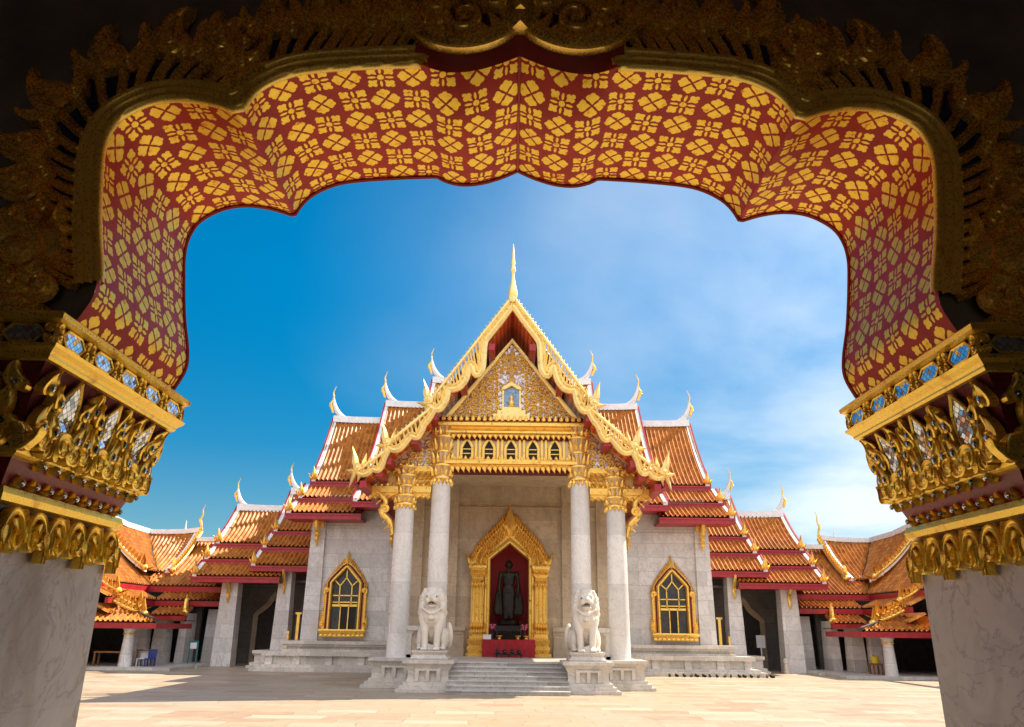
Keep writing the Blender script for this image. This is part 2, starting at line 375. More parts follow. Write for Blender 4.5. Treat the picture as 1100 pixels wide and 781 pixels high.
    def ribbon(s, pts, N, wd, t):                           # carved band with a sunk middle, lying in the plane across N
        pts = [Vector(p) for p in pts]; N = Vector(N); n = len(pts); vs = []; fs = []
        if not hasattr(wd, '__len__'): wd = [wd] * n
        for i, p in enumerate(pts):
            d = (pts[min(i + 1, n - 1)] - pts[max(i - 1, 0)]).normalized(); a = d.cross(N).normalized(); w_ = wd[i]
            for k, h in ((-1, -.02), (-1, t * .8), (-.72, t), (-.42, t * .72), (0, t * .62), (.42, t * .72), (.72, t), (1, t * .8), (1, -.02)): vs.append(p + a * w_ * k + N * h)
        for i in range(n - 1):
            for k in range(8): q = i * 9 + k; fs.append((q, q + 1, q + 10, q + 9))
        fs += [tuple(range(8, -1, -1)), tuple(range((n - 1) * 9, n * 9))]; s.add(vs, fs)
    def plate(s, O, U, V, N, h, wd, t, bend=0., hook=.0):    # flat carved leaf with a raised rim and a hooked tip
        O, U, V, N = Vector(O), Vector(U), Vector(V), Vector(N); vs = []; fs = []
        prof = [(0, .50), (.10, .84), (.24, 1.), (.40, .92), (.54, .66), (.68, .46), (.82, .28), (.93, .13)]
        for q, k in prof:
            c = O + U * (q * h) + V * (h * (bend * q * q + hook * max(0, q - .55) ** 2 * 3)); w_ = wd * k
            for e, z in ((-1, -.03), (-1, t * .85), (-.74, t), (-.5, t * .66), (0, t * .72), (.5, t * .66), (.74, t), (1, t * .85), (1, -.03)): vs.append(c + V * w_ * e + N * z)
        n = len(prof)
        for i in range(n - 1):
            for k in range(8): q = i * 9 + k; fs.append((q, q + 1, q + 10, q + 9))
        vs.append(O + U * h + V * h * (bend + hook * .6075) + N * t * .5); T = len(vs) - 1; a = (n - 1) * 9
        for k in range(8): fs.append((a + k, a + k + 1, T))
        fs.append(tuple(range(8, -1, -1))); s.add(vs, fs)
    def scroll(s, O, U, V, N, r, wd, depth, turns=1.25, start=0., hand=1, n=18, shrink=.16):
        O, U, V, N = Vector(O), Vector(U), Vector(V), Vector(N); P_ = []; W_ = []
        for i in range(n + 1):
            t = i / n; a = start + hand * t * turns * 2 * math.pi; rr = r * (1 - (1 - shrink) * t)
            P_.append(O + (U * math.sin(a) + V * math.cos(a)) * rr); W_.append(wd * (1 - .45 * t))
        s.ribbon(P_, N, W_, depth); s.ell(O + N * depth * .4, (wd * 1.1,) * 3, None, 8, 5)
    def sweep(s, path, prof, y=0, closed=False):            # path in x,z ; prof = [(outward offset, dy)]
        n = len(path); vs = []; m = len(prof)
        for i, (x, z) in enumerate(path):
            x0, z0 = path[max(i - 1, 0)]; x1, z1 = path[min(i + 1, n - 1)]
            dx, dz_ = x1 - x0, z1 - z0; L = math.hypot(dx, dz_) or 1; nx, nz = -dz_ / L, dx / L
            for o, dy in prof: vs.append((x + nx * o, y + dy, z + nz * o))
        fs = [(i * m + k, i * m + k + 1, (i + 1) * m + k + 1, (i + 1) * m + k) for i in range(n - 1) for k in range(m - 1)]
        s.add(vs, fs)
    def build(s, name, mat, parent=None, smooth=False, origin=None, inlay=None):
        n0 = len(s.f)
        inl = inlay if isinstance(inlay, list) else ([inlay] if inlay else []); cuts = []
        for q in inl: cuts.append(len(s.f)); s.add(q[0].v, q[0].f)
        o0 = Vector(origin) if origin is not None else (ORG[parent.name] if parent else Vector((0, 0, 0)))
        me = bpy.data.meshes.new(name); sx = s.sx
        o0m = o0
        vs = [((p[0] * sx * GS[0] + GS[1] - o0m.x) * S, (p[1] - o0m.y) * S, (p[2] - o0m.z) * S) for p in s.v]
        fs = [tuple(reversed(f)) for f in s.f] if sx < 0 else s.f
        me.from_pydata(vs, [], fs)
        if s.uvs:
            ul = me.uv_layers.new(name='UVMap'); li = 0
            for i, f in enumerate(s.f):
                q = s.uvs.get(i); q = q if q else [(0, 0)] * len(f)
                if sx < 0: q = list(reversed(q))
                for c in q: ul.data[li].uv = (c[0] * S, c[1] * S); li += 1
        if smooth:
            me.polygons.foreach_set('use_smooth', [True] * len(me.polygons))
            try: me.set_sharp_from_angle(angle=R(smooth if smooth is not True else 40))
            except Exception: pass
        me.materials.append(M[mat])
        for n_, q in enumerate(inl):
            me.materials.append(M[q[1]])
            for p in me.polygons[cuts[n_]:]: p.material_index = n_ + 1
        me.update()
        ob = bpy.data.objects.new(name, me); col.objects.link(ob)
        if parent: ob.parent = parent
        else: ob.location = o0 * S
        ORG[ob.name] = o0.copy()
        return ob

def tag(o, label=None, cat=None, group=None, kind=None):
    if label: o['label'] = label
    if cat: o['category'] = cat
    if group: o['group'] = group
    if kind: o['kind'] = kind
    return o
def thing(name, label, cat, loc, group=None):
    o = bpy.data.objects.new(name, None); col.objects.link(o); o.location = Vector(loc) * S; o.empty_display_size = .3
    ORG[o.name] = Vector(loc); return tag(o, label, cat, group)
def copy_tree(o, loc=None, parent=None):
    c = o.copy(); col.objects.link(c)
    if parent: c.parent = parent
    if loc is not None: c.location = Vector(loc) * S
    ORG[c.name] = Vector(loc) if loc is not None else ORG[o.name]
    for ch in list(o.children): copy_tree(ch, None, c)
    return c
def fuse(ob, voxel, smooth=4):                              # union of solids -> one continuous surface
    md = ob.modifiers.new('r', 'REMESH'); md.mode = 'VOXEL'; md.voxel_size = voxel * S
    sm = ob.modifiers.new('s', 'SMOOTH'); sm.factor = .5; sm.iterations = smooth
    bpy.context.view_layer.update()
    dg = bpy.context.evaluated_depsgraph_get(); me = bpy.data.meshes.new_from_object(ob.evaluated_get(dg))
    ob.modifiers.clear(); me.polygons.foreach_set('use_smooth', [True] * len(me.polygons)); ob.data = me
    return ob
def catmull(P, per=6):
    out = []
    for i in range(len(P) - 1):
        p0, p1, p2, p3 = P[max(i - 1, 0)], P[i], P[i + 1], P[min(i + 2, len(P) - 1)]
        for k in range(per):
            t = k / per
            out.append(tuple(.5 * (2 * b + (c - a) * t + (2 * a - 5 * b + 4 * c - d) * t * t + (3 * b - a - 3 * c + d) * t ** 3) for a, b, c, d in zip(p0, p1, p2, p3)))
    out.append(tuple(P[-1])); return out
def resample(P, step):
    L = [0]
    for a, b in zip(P, P[1:]): L.append(L[-1] + math.dist(a, b))
    n = max(1, round(L[-1] / step)); out = []; j = 0
    for i in range(n + 1):
        d = L[-1] * i / n
        while j < len(P) - 2 and L[j + 1] < d: j += 1
        t = (d - L[j]) / ((L[j + 1] - L[j]) or 1); out.append(tuple(a + (b - a) * t for a, b in zip(P[j], P[j + 1])))
    return out
def along(P, step, start=0.):                               # points with tangents at even spacing
    Q = resample(P, step); res = []
    for i, p in enumerate(Q):
        a, b = Q[max(i - 1, 0)], Q[min(i + 1, len(Q) - 1)]; d = Vector((b[0] - a[0], b[1] - a[1])); d.normalize(); res.append((p, d))
    return res
X3, Y3, Z3 = Vector((1, 0, 0)), Vector((0, 1, 0)), Vector((0, 0, 1)); NEG = -Y3

# ================================================================== GROUND
g = MB(); g.poly([(-300, -60, 0), (300, -60, 0), (300, 600, 0), (-300, 600, 0)])
tag(g.build('ground', 'marble_paving'), kind='structure')

# ================================================================== GATE WE STAND UNDER
GS[:] = [1.012, .024]
gate = thing('temple_gate', 'gilded red lobed archway of the gatehouse framing the whole view, on marble piers', 'gate', (0, 4.4, 0))
YN, YF = 3.8, 5.04
seg1 = catmull([(-2.36, 3.15), (-2.30, 3.26), (-2.255, 3.38), (-2.265, 3.52), (-2.32, 3.75), (-2.37, 4.05), (-2.395, 4.28), (-2.37, 4.44), (-2.30, 4.55), (-2.15, 4.64), (-1.98, 4.665), (-1.80, 4.64), (-1.635, 4.585)])
seg2 = catmull([(-1.635, 4.585), (-1.59, 4.68), (-1.51, 4.77), (-1.37, 4.85), (-1.2, 4.89), (-.88, 4.92), (-.60, 4.935)])
seg3 = catmull([(-.60, 4.935), (-.53, 4.895), (-.42, 4.868), (-.28, 4.88), (-.13, 4.93), (0, 4.995)])
half = seg1[:-1] + seg2[:-1] + seg3
full = half + [(-x, z) for x, z in reversed(half[:-1])]
# wall with the arch cut through
outl = [(-7, 0), (-2.62, 0), (-2.62, 3.15)] + [(x - .012 if x < 0 else x + .012, z + .012 + (.17 if abs(x) < .6 else 0)) for x, z in full] + [(2.62, 3.15), (2.62, 0), (7, 0), (7, 7.2), (-7, 7.2)]
mb = MB(); mb.prism(outl, YN + .05, YF - .02); wall = mb.build('wall', 'plaster_gate', gate)
# room behind and roof overhead (the gatehouse passage in which the camera stands)
mb = MB(); mb.box(-7.3, -7.0, -6, YF - .03, 0, 7.2); mb.build('side_wall', 'plaster_gate', gate)
mb = MB(); mb.box(7.0, 7.3, -6, YF - .03, 0, 7.2)
mb.build('side_wall', 'plaster_gate', gate)
mb = MB(); mb.prism([(-7.3, 0), (-1.7, 0), (-1.7, 2.4), (0, 3.3), (1.7, 2.4), (1.7, 0), (7.3, 0), (7.3, 7.2), (-7.3, 7.2)], -6.3, -6); mb.build('rear_wall', 'plaster_gate', gate)  # rear opening added so that sky light reaches the arch front
mb = MB(); mb.box(-7.3, 7.3, -6.3, YF - .03, 7.2, 7.4); mb.build('ceiling', 'tile_ceiling', gate)
mb = MB(); ev = [(-11, YF + .02, 9.2), (14, YF + .02, 9.2), (14, 8.2, 7.35), (-11, 8.2, 7.35)]  # added outer eave, out of view, sized to keep sun off the jambs
mb.add(ev + [(x, y, z - .2) for x, y, z in ev], [(0, 1, 2, 3), (7, 6, 5, 4), (0, 4, 5, 1), (1, 5, 6, 2), (2, 6, 7, 3), (3, 7, 4, 0)])
mb.box(-11, 14, 4.0, YF, 7.42, 9.2); mb.build('shading_eave', 'roof_tile', gate)
# soffit
pts = resample(half, .035); mid = len(pts); P = pts + [(-x, z) for x, z in reversed(pts[:-1])]
arc = [0]
for a, b in zip(P, P[1:]): arc.append(arc[-1] + math.dist(a, b))
c0 = arc[mid - 1]
def flare(x):                                               # the soffit turns up behind the crest
    k = max(0., 1 - abs(x) / .62); return .15 * min(1, k * 3)
rows = [0, .06, .14, .22, .3, .4, .55, .8, 1]; vs = []; uvp = []
mb = MB()
for i, (x, z) in enumerate(P):
    for k in rows:
        vs.append((x, YN + (YF - YN) * k, z + flare(x) * max(0, 1 - k / .40) ** 1.5)); uvp.append((abs(arc[i] - c0) + 40 * .2 + .01, YN + (YF - YN) * k))
nr = len(rows); fs = []; uu = []
for i in range(len(P) - 1):
    for k in range(nr - 1):
        f = (i * nr + k, i * nr + k + 1, (i + 1) * nr + k + 1, (i + 1) * nr + k); fs.append(f); uu.append([uvp[q] for q in f])
mb.add(vs, fs, uu); soffit = mb.build('arch_soffit', 'arch_pattern', gate, smooth=50)
# rolled red lips at front crest, outer edge and centre seam
mb = MB(); mb.tube([(x, YF, z - .004) for x, z in P], .016, 6)
mb.tube([(0, YN + (YF - YN) * k / 6, 4.995 + .0 + (flare(0) * max(0, 1 - k / 6 / .40) ** 1.5)) for k in range(7)], .014, 6)
crest = [(x, z) for x, z in P if abs(x) <= .64]
mb.sweep(crest, [(0.004, .012), (.05, -.03), (.16, -.05), (.22, .02)], YN + .0)
mb.build('arch_lip', 'arch_red', gate, smooth=50)
# mouldings round the inner edge of the arch
bord = [(x, z) for x, z in P if abs(x) > .56]
L_ = [p for p in bord if p[0] < 0]; R_ = [p for p in bord if p[0] > 0]
L_ = [p for p in L_ if p[1] > 3.42]; R_ = [p for p in R_ if p[1] > 3.42]
prof = [(-.006, .030), (-.036, .012)]
for c, r_ in ((-.012, .030), (.044, .024), (.092, .026)):
    for a in range(5): an = math.pi * (1 - a / 4); prof.append((c + r_ * math.cos(an), -.008 - r_ * math.sin(an)))
prof += [(.112, -.02), (.125, .04)]
brd = thing('arch_border', None, None, (0, YN, 4.4)); brd.parent = gate; brd.location = Vector((0, YN - 4.4, 4.4)) * S
for PP in (L_, R_): mb = MB(); mb.sweep(PP, prof, YN); mb.build('moulding', 'gold_leafed', brd, smooth=45)
# recess, ribs, leaf fringe
for PP in (L_, R_): mb = MB(); mb.sweep(PP, [(.11, .0), (.36, .02), (.36, .06)], YN); mb.build('recess_band', 'enamel_blue', brd)
for side, PP in ((1, L_), (-1, R_)):
    mb = MB(); mb2 = MB()
    for (x, z), d in along(PP, .085):
        n = Vector((-d.y, 0, d.x)); t = Vector((d.x, 0, d.y)) * side
        u = (n + t * .55).normalized(); v = u.cross(NEG)
        mb.flame(Vector((x, YN - .005, z)) + n * .105, u, v, NEG, .25, .030, .05, .12 * side, .03, [(0, .9), (.2, 1), (.5, .9), (.8, 1.1), (.92, .8)])
    for (x, z), d in along(PP, .205):
        n = Vector((-d.y, 0, d.x)); t = Vector((d.x, 0, d.y)) * side
        u = (n + t * .35).normalized(); v = u.cross(NEG); k = .9 + .25 * random.random()
        b0 = Vector((x, YN - .01, z)) + n * .27
        mb2.plate(b0, u, v, NEG, .36 * k, .115, .07, -.30 * side, .75 * side)
        mb2.plate(b0 + u * .03 - Y3 * .06, u, v, NEG, .22 * k, .068, .05, -.3 * side, .5 * side)
        mb2.ell(b0 + u * .115 - Y3 * .115, (.026, .02, .034), None, 8, 5)
        mb2.scroll(b0 + v * .10 * side + u * .03 - Y3 * .03, u, v, NEG, .06, .02, .035, 1.2, 1.5, side)
        mb2.plate(b0 + v * .1, (u + v * .5).normalized(), v, NEG, .24, .058, .05, .3, -.6)
        mb2.plate(b0 - v * .1, (u - v * .5).normalized(), v, NEG, .24, .058, .05, -.3, .6)
    mb.build('rib_carving', 'gold_tarnished', brd, smooth=28); mb2.build('leaf_fringe', 'gold_tarnished', brd, smooth=28)
# crest over the middle
mb = MB()
for sx in (-1, 1):
    for cx, cz, r_, tr, st in ((.33, 5.19, .15, 1.6, 2.6), (.14, 5.36, .11, 1.5, 1.), (.50, 5.30, .10, 1.4, 2.)):
        mb.scroll((sx * cx, YN - .08, cz), Z3, X3 * sx, NEG, r_, .032, .06, tr, st, -1, 26)
    sc_ = catmull([(sx * .66, YN - .06, 5.14), (sx * .56, YN - .06, 5.045), (sx * .40, YN - .06, 4.995), (sx * .24, YN - .06, 5.01), (sx * .10, YN - .06, 5.08), (sx * .0, YN - .06, 5.19)], 5)
    mb.ribbon(sc_, NEG, .034, .05); mb.ribbon([(x, y + .01, z + .07) for x, y, z in sc_], NEG, .03, .03)
    for x, y, z in sc_[2:-2:3]: mb.plate((x, YN - .03, z + .04), (Z3 + X3 * sx * .5).normalized(), X3, NEG, .16, .05, .05, .2 * sx)
    for k in range(7):
        a = .35 + k * .24; u = Vector((sx * math.cos(a), 0, math.sin(a))); mb.flame(Vector((sx * .12, YN - .04, 5.28)) + u * .30, u, u.cross(NEG), NEG, .26, .07, .08, .1 * sx, .04)
mb.flame((0, YN - .1, 5.10), Z3, X3, NEG, .5, .13, .12, 0, .05); mb.flame((0, YN - .2, 5.16), Z3, X3, NEG, .3, .07, .06, 0, 0)
mb.build('crest_carving', 'gold_tarnished', brd, smooth=28)
# big scroll at the foot of each side of the border
for sx in (-1, 1):
    mb = MB()
    mb.scroll((sx * 2.66, YN - .06, 3.60), Z3, X3 * sx, NEG, .17, .06, .07, 1.35, -1.6, 1, 26)
    mb.scroll((sx * 2.50, YN - .06, 3.40), Z3, X3 * sx, NEG, .10, .04, .05, 1.2, 1.6, -1, 20)
    for k, (dx, dz_, a, h) in enumerate(((-.05, .02, 1.9, .36), (.16, -.06, .7, .34), (.22, .12, 1.1, .36), (.06, -.25, 2.3, .25), (.30, -.25, .4, .3), (.36, .30, 1.2, .3), (.40, .02, .8, .3))):
        u = Vector((sx * math.cos(a), 0, math.sin(a))); mb.flame((sx * (2.62 + dx), YN - .02, 3.55 + dz_), u, u.cross(NEG), NEG, h, .09, .09, .2 * sx, .05)
    mb.box(sx * 2.5, sx * 3.6, YN - .10, YN + .05, 3.19, 3.26); mb.box(sx * 2.5, sx * 3.6, YN - .05, YN + .05, 3.26, 3.31)
    mb.build('foot_scroll', 'gold_tarnished', brd, smooth=28)

# piers and their great lotus brackets
PX, PY0, PY1 = 2.56, 3.86, 5.03
BR = [(2.50, .120), (2.545, .150), (2.61, .135), (2.70, .140), (2.79, .168), (2.88, .215), (2.935, .262)]
def br_d(z):
    for (z0, d0), (z1, d1) in zip(BR, BR[1:]):
        if z0 <= z <= z1: return d0 + (d1 - d0) * (z - z0) / (z1 - z0)
    return BR[-1][1] if z > BR[-1][0] else BR[0][1]
def rings(mb, prof):                                        # flares inwards and to the room, barely to the court
    v = []
    for z, d in prof: v += [(PX - d, PY0 - d, z), (PX + 1.4, PY0 - d, z), (PX + 1.4, PY1 + d * .22, z), (PX - d, PY1 + d * .22, z)]
    f = [(0, 3, 2, 1)] + [(i * 4 + k, i * 4 + (k + 1) % 4, i * 4 + 4 + (k + 1) % 4, i * 4 + 4 + k) for i in range(len(prof) - 1) for k in range(4)]
    n = len(v); mb.add(v, f + [(n - 4, n - 3, n - 2, n - 1)])
def torus(mb, c, N, r, t, n=12):
    N = Vector(N); a = N.cross(Z3); a = a.normalized() if a.length > .1 else X3; b = N.cross(a); c = Vector(c); vs = []; fs = []
    for i in range(n):
        an = 2 * math.pi * i / n; d = a * math.cos(an) + b * math.sin(an) * 1.25
        vs += [c + d * (r + t), c + d * r + N * t, c + d * (r - t)]
    for i in range(n):
        p, q = i * 3, (i + 1) % n * 3; fs += [(p, q, q + 1, p + 1), (p + 1, q + 1, q + 2, p + 2)]
    mb.add(vs, fs)
KR = [(0, .55), (.10, .86), (.24, 1.), (.38, .95), (.52, .78), (.66, .52), (.80, .28), (.92, .12)]
for sx in (-1, 1):
    mb = MB(sx); mb.box(PX, PX + 1.2, PY0, PY1, 0, 2.45, -.0); mb.box(PX - .05, PX + 1.25, PY0 - .05, PY1 + .05, 0, .35); mb.build('pier', 'marble_pier', gate)
    mb = MB(sx)
    rings(mb, [(2.265, .02), (2.275, .055), (2.31, .065), (2.345, .05), (2.35, .02)])
    rings(mb, [(2.478, .06), (2.49, .10), (2.50, .120), (2.53, .13)])
    rings(mb, [(2.930, .22), (2.936, .270), (2.948, .283), (2.958, .283), (2.970, .298), (2.985, .325), (3.0, .335), (3.012, .30)])
    rings(mb, [(3.115, .31), (3.125, .345), (3.15, .352), (3.168, .33)])
    br = mb.build('bracket', 'gold_gate', gate)
    tag(br, 'gilded lotus bracket on the %s pier set with mirror mosaic' % ('left' if sx < 0 else 'right'))
    bd = MB(sx); rings(bd, [(2.53, .11)] + [(z, d - .012) for z, d in BR[2:]])
    gl = MB(sx); je = MB(sx)
    mb = MB(sx); rings(mb, [(2.34, .005), (2.40, .03), (2.485, .075)]); mb.build('lotus_neck', 'lotus_red', br)
    mb = MB(sx); rings(mb, [(3.005, .290), (3.122, .300)]); mb.build('frieze_ground', 'black_cloth', br)
    mb = MB(sx); rings(mb, [(2.14, .006), (2.268, .012)]); mb.build('valance_ground', 'enamel_blue', br)
    for kind in ('in', 'near'):
        va = MB(sx); fz = MB(sx); lo = MB(sx)
        if kind == 'in': P_, N, V = (lambda u, z, d: Vector((PX - d, u, z))), -X3, Y3
        else: P_, N, V = (lambda u, z, d: Vector((u, PY0 - d, z))), -Y3, X3
        u0, u1 = (PY0, PY1) if kind == 'in' else (PX, PX + 1.2)
        Lr = u1 - u0
        def onb(u, z, extra=.004):
            k = (u - u0) / Lr; d = br_d(z); return P_((u0 - d) + (Lr + 1.22 * d) * k, z, d + extra)
        def fl(u, z, ang, h, wd, dep, bend=0., jewel=True, lift=.004):
            base = onb(u, z, lift); U = (onb(u, min(z + h * .85, 2.925)) - onb(u, z)).normalized()
            dirn = (U * math.cos(ang) + V * math.sin(ang)).normalized(); side = dirn.cross(N).normalized()
            gl.plate(base, dirn, side, N, h, wd, dep, bend, -1.6 * bend)
            if jewel:
                c = base + dirn * h * .27 + N * (dep * .72 + .002); torus(gl, c, N, .025, .010); je.ell(c, (.020, .020, .026), None, 10, 6)
            else: gl.flame(base + N * dep * .55 + dirn * h * .12, dirn, side, N, h * .62, wd * .5, dep * .5, bend)
        # rear field of overlapping leaves
        for rowi, (z, h, n, wd) in enumerate(((2.80, .155, 9, .064), (2.695, .17, 9, .064), (2.60, .17, 9, .064))):
            for k in range(n):
                u = u0 + Lr * (k + .5 + (.5 if rowi % 2 else 0)) / n
                if u > u1 or any(abs(u - (u0 + Lr * q)) < .075 for q in (.22, .52, .82)): continue
                s_ = -1 if (k + rowi) % 2 else 1
                fl(u, z, s_ * .25, h, wd, .026, .40 * s_, lift=.004 + .010 * rowi)
        # mirror lozenges with gilt frames
        for q in (.22, .52, .82):
            u = u0 + Lr * q; ol = [(-.074, 2.72), (-.058, 2.83), (0, 2.915), (.058, 2.83), (.074, 2.72), (.046, 2.63), (0, 2.58), (-.046, 2.63)]
            pp = [onb(u + a, z, .016) for a, z in ol]; mi = MB(sx); mi.poly(pp, [(u + a, z) for a, z in ol]); mi.build('mirror_panel', 'mirror_mosaic', br)
            for a, b in zip(pp, pp[1:] + pp[:1]): gl.tube([a, b], .011, 6)
            for s_ in (-1, 1):
                fl(u + s_ * .085, 2.585, s_ * .16, .20, .052, .034, -.45 * s_, True, .022); fl(u + s_ * .098, 2.75, s_ * .22, .16, .048, .030, -.5 * s_, True, .016)
        # lip of big scrolling leaves
        n = 7
        for k in range(n):
            u = u0 + Lr * (k + .5) / n; s_ = 1 if k % 2 else -1
            b0 = onb(u, 2.56, .02); gl.scroll(b0 + Z3 * .02, Z3, V * s_, N, .066, .027, .034, 1.3, .4, 1, 22)
            fl(u + .07 * s_, 2.525, s_ * 1.0, .17, .050, .030, .3 * s_, False, .03); fl(u - .03 * s_, 2.505, -s_ * .5, .13, .045, .028, -.3 * s_, False, .04)
        # lotus points above and below the red neck
        n = 9
        for k in range(n):
            u = u0 + Lr * (k + .5) / n
            lo.flame(P_(u, 2.352, .04), Z3 + N * .1, V, N, .064, .030, .022, 0, .03); je.ell(P_(u, 2.376, .073), (.013, .013, .018), None, 8, 5)
            lo.flame(P_(u + Lr / n / 2, 2.500, .105), -Z3 - N * .2, V, N, .056, .030, .022, 0, .03); je.ell(P_(u + Lr / n / 2, 2.476, .128), (.013, .013, .018), None, 8, 5)
        # frieze: mirrors between scrolls
        n = 5
        for k in range(n):
            uf = (u0 - .3) + (Lr + .36) * (k + .5) / n
            ol = [(-.105, 3.062), (-.06, 3.105), (.06, 3.105), (.105, 3.062), (.06, 3.018), (-.06, 3.018)]
            pp = [P_(uf + a, z, .308) for a, z in ol]; mi = MB(sx); mi.poly(pp, [(uf + a, z) for a, z in ol]); mi.build('mirror_panel', 'mirror_mosaic', br)
            for a, b in zip(pp, pp[1:] + pp[:1]): fz.tube([a, b], .007, 6)
            for s_ in (-1, 1):
                for hh in (-1, 1): fz.scroll(P_(uf + s_ * .128, 3.062 + .024 * hh, .305), Z3, V * s_, N, .026, .011, .014, 1.2, 0, hh, 12)
                fz.flame(P_(uf + s_ * .155, 3.02, .305), Z3 + V * s_ * .3, V, N, .10, .016, .015, -.3 * s_, .0)
        # hanging valance of scrolls under the ledge
        n = 3
        for k in range(n):
            uc = u0 + Lr * (k + .5) / n; hw = Lr / n / 2
            for s_ in (-1, 1):
                ap_ = [P_(uc + s_ * hw * a, z, .035) for a, z in ((1.0, 2.00), (.97, 2.10), (.85, 2.19), (.60, 2.238), (.30, 2.225), (.12, 2.16), (.16, 2.085), (.36, 2.06), (.50, 2.10), (.44, 2.145), (.34, 2.13))]
                pth = catmull([tuple(p) for p in ap_], 3); va.ribbon(pth, N, [.021 - .0003 * i for i in range(len(pth))], .034)
                va.plate(P_(uc + s_ * hw * .92, 2.16, .05), -Z3 + V * s_ * .1, V, N, .13, .042, .030, .15)
                va.plate(P_(uc + s_ * hw * .60, 2.20, .05), (-Z3 - V * s_ * .5).normalized(), V, N, .09, .032, .025, .3)
                va.plate(P_(uc + s_ * hw * .80, 2.10, .05), (-Z3 * .6 - V * s_).normalized(), Z3, N, .08, .026, .025, .4 * s_)
            je.ell(P_(uc, 2.20, .03), (.026, .026, .032), None, 10, 6); torus(va, P_(uc, 2.20, .03), N, .032, .010)
            va.flame(P_(uc, 2.26, .03), -Z3, V, N, .15, .05, .03, 0, .02, KR)
        va.build('valance_scroll', 'gold_gate', br, smooth=35); fz.build('frieze_scroll', 'gold_gate', br, smooth=50); lo.build('lotus_petals', 'gold_gate', br, smooth=50)
    gl.build('leaf_carving', 'gold_gate', br, smooth=32, inlay=[(bd, 'red_dark'), (je, 'jewel_mirror')])

# ================================================================== TEMPLE HALL
GS[:] = [1.0, 0.0]
hall = thing('temple_hall', 'white marble temple hall with orange tiered roofs and gilded gable', 'temple', (0, 28, 0))

RIB = .20
def sheet(mb, x0, x1, prof, rib=RIB, amp=.085, uvx=0):
    """ribbed tile slope; prof=[(y,z)] top to bottom; x0,x1 numbers or functions of t along the slope"""
    fx0 = x0 if callable(x0) else (lambda t: x0); fx1 = x1 if callable(x1) else (lambda t: x1)
    L = [0]
    for a, b in zip(prof, prof[1:]): L.append(L[-1] + math.dist(a, b))
    xa = min(fx0(0), fx0(1)); xb = max(fx1(0), fx1(1)); n = max(1, int(round((xb - xa) / rib)))
    off = [(-.5, 0), (-.26, .12), (-.17, .72), (0, 1), (.17, .72), (.26, .12)]
    xs = []
    for k in range(n):
        for o, h in off: xs.append((xa + (k + .5 + o) * rib, h))
    xs.append((xa + n * rib, 0)); m = len(xs); vs = []; uv = []
    for i, (y, z) in enumerate(prof):
        a, b = prof[max(i - 1, 0)], prof[min(i + 1, len(prof) - 1)]; dy, dz_ = b[0] - a[0], b[1] - a[1]; q = math.hypot(dy, dz_); ny, nz = dz_ / q, -dy / q
        if nz < 0: ny, nz = -ny, -nz
        t = L[i] / L[-1]
        for x, h in xs:
            vs.append((min(max(x, fx0(t)), fx1(t)), y + ny * h * amp, z + nz * h * amp)); uv.append((x - xa + 50 * rib + uvx, L[i]))
    fs = []; uu = []
    for i in range(len(prof) - 1):
        for k in range(m - 1):
            f = (i * m + k, (i + 1) * m + k, (i + 1) * m + k + 1, i * m + k + 1); fs.append(f); uu.append([uv[q] for q in f])
    mb.add(vs, fs, uu)
    # underside
    vs = []; 
    for i, (y, z) in enumerate(prof): t = L[i] / L[-1]; vs += [(fx0(t), y + .03, z - .08), (fx1(t), y + .03, z - .08)]
    mb.add(vs, [(2 * i, 2 * i + 1, 2 * i + 3, 2 * i + 2) for i in range(len(prof) - 1)])
def sag(y0, z0, y1, z1, n=6, s=.06):
    return [(y0 + (y1 - y0) * i / n, z0 + (z1 - z0) * i / n - s * abs(z0 - z1) * math.sin(math.pi * i / n)) for i in range(n + 1)]
def band(mb, x0, x1, prof, up=.14, dn=.10):                 # verge: a thick strip running down the slope
    pts = [(y, z + up) for y, z in prof] + [(y, z - dn) for y, z in reversed(prof)]
    n = len(prof)
    for i in range(n - 1):
        a, b = prof[i], prof[i + 1]
        vs = [(x, y, z + d) for (y, z) in (a, b) for x in (x0, x1) for d in (up, -dn)]
        mb.add(vs, [(0, 2, 6, 4), (1, 5, 7, 3), (0, 4, 5, 1), (2, 3, 7, 6), (0, 1, 3, 2), (4, 6, 7, 5)])
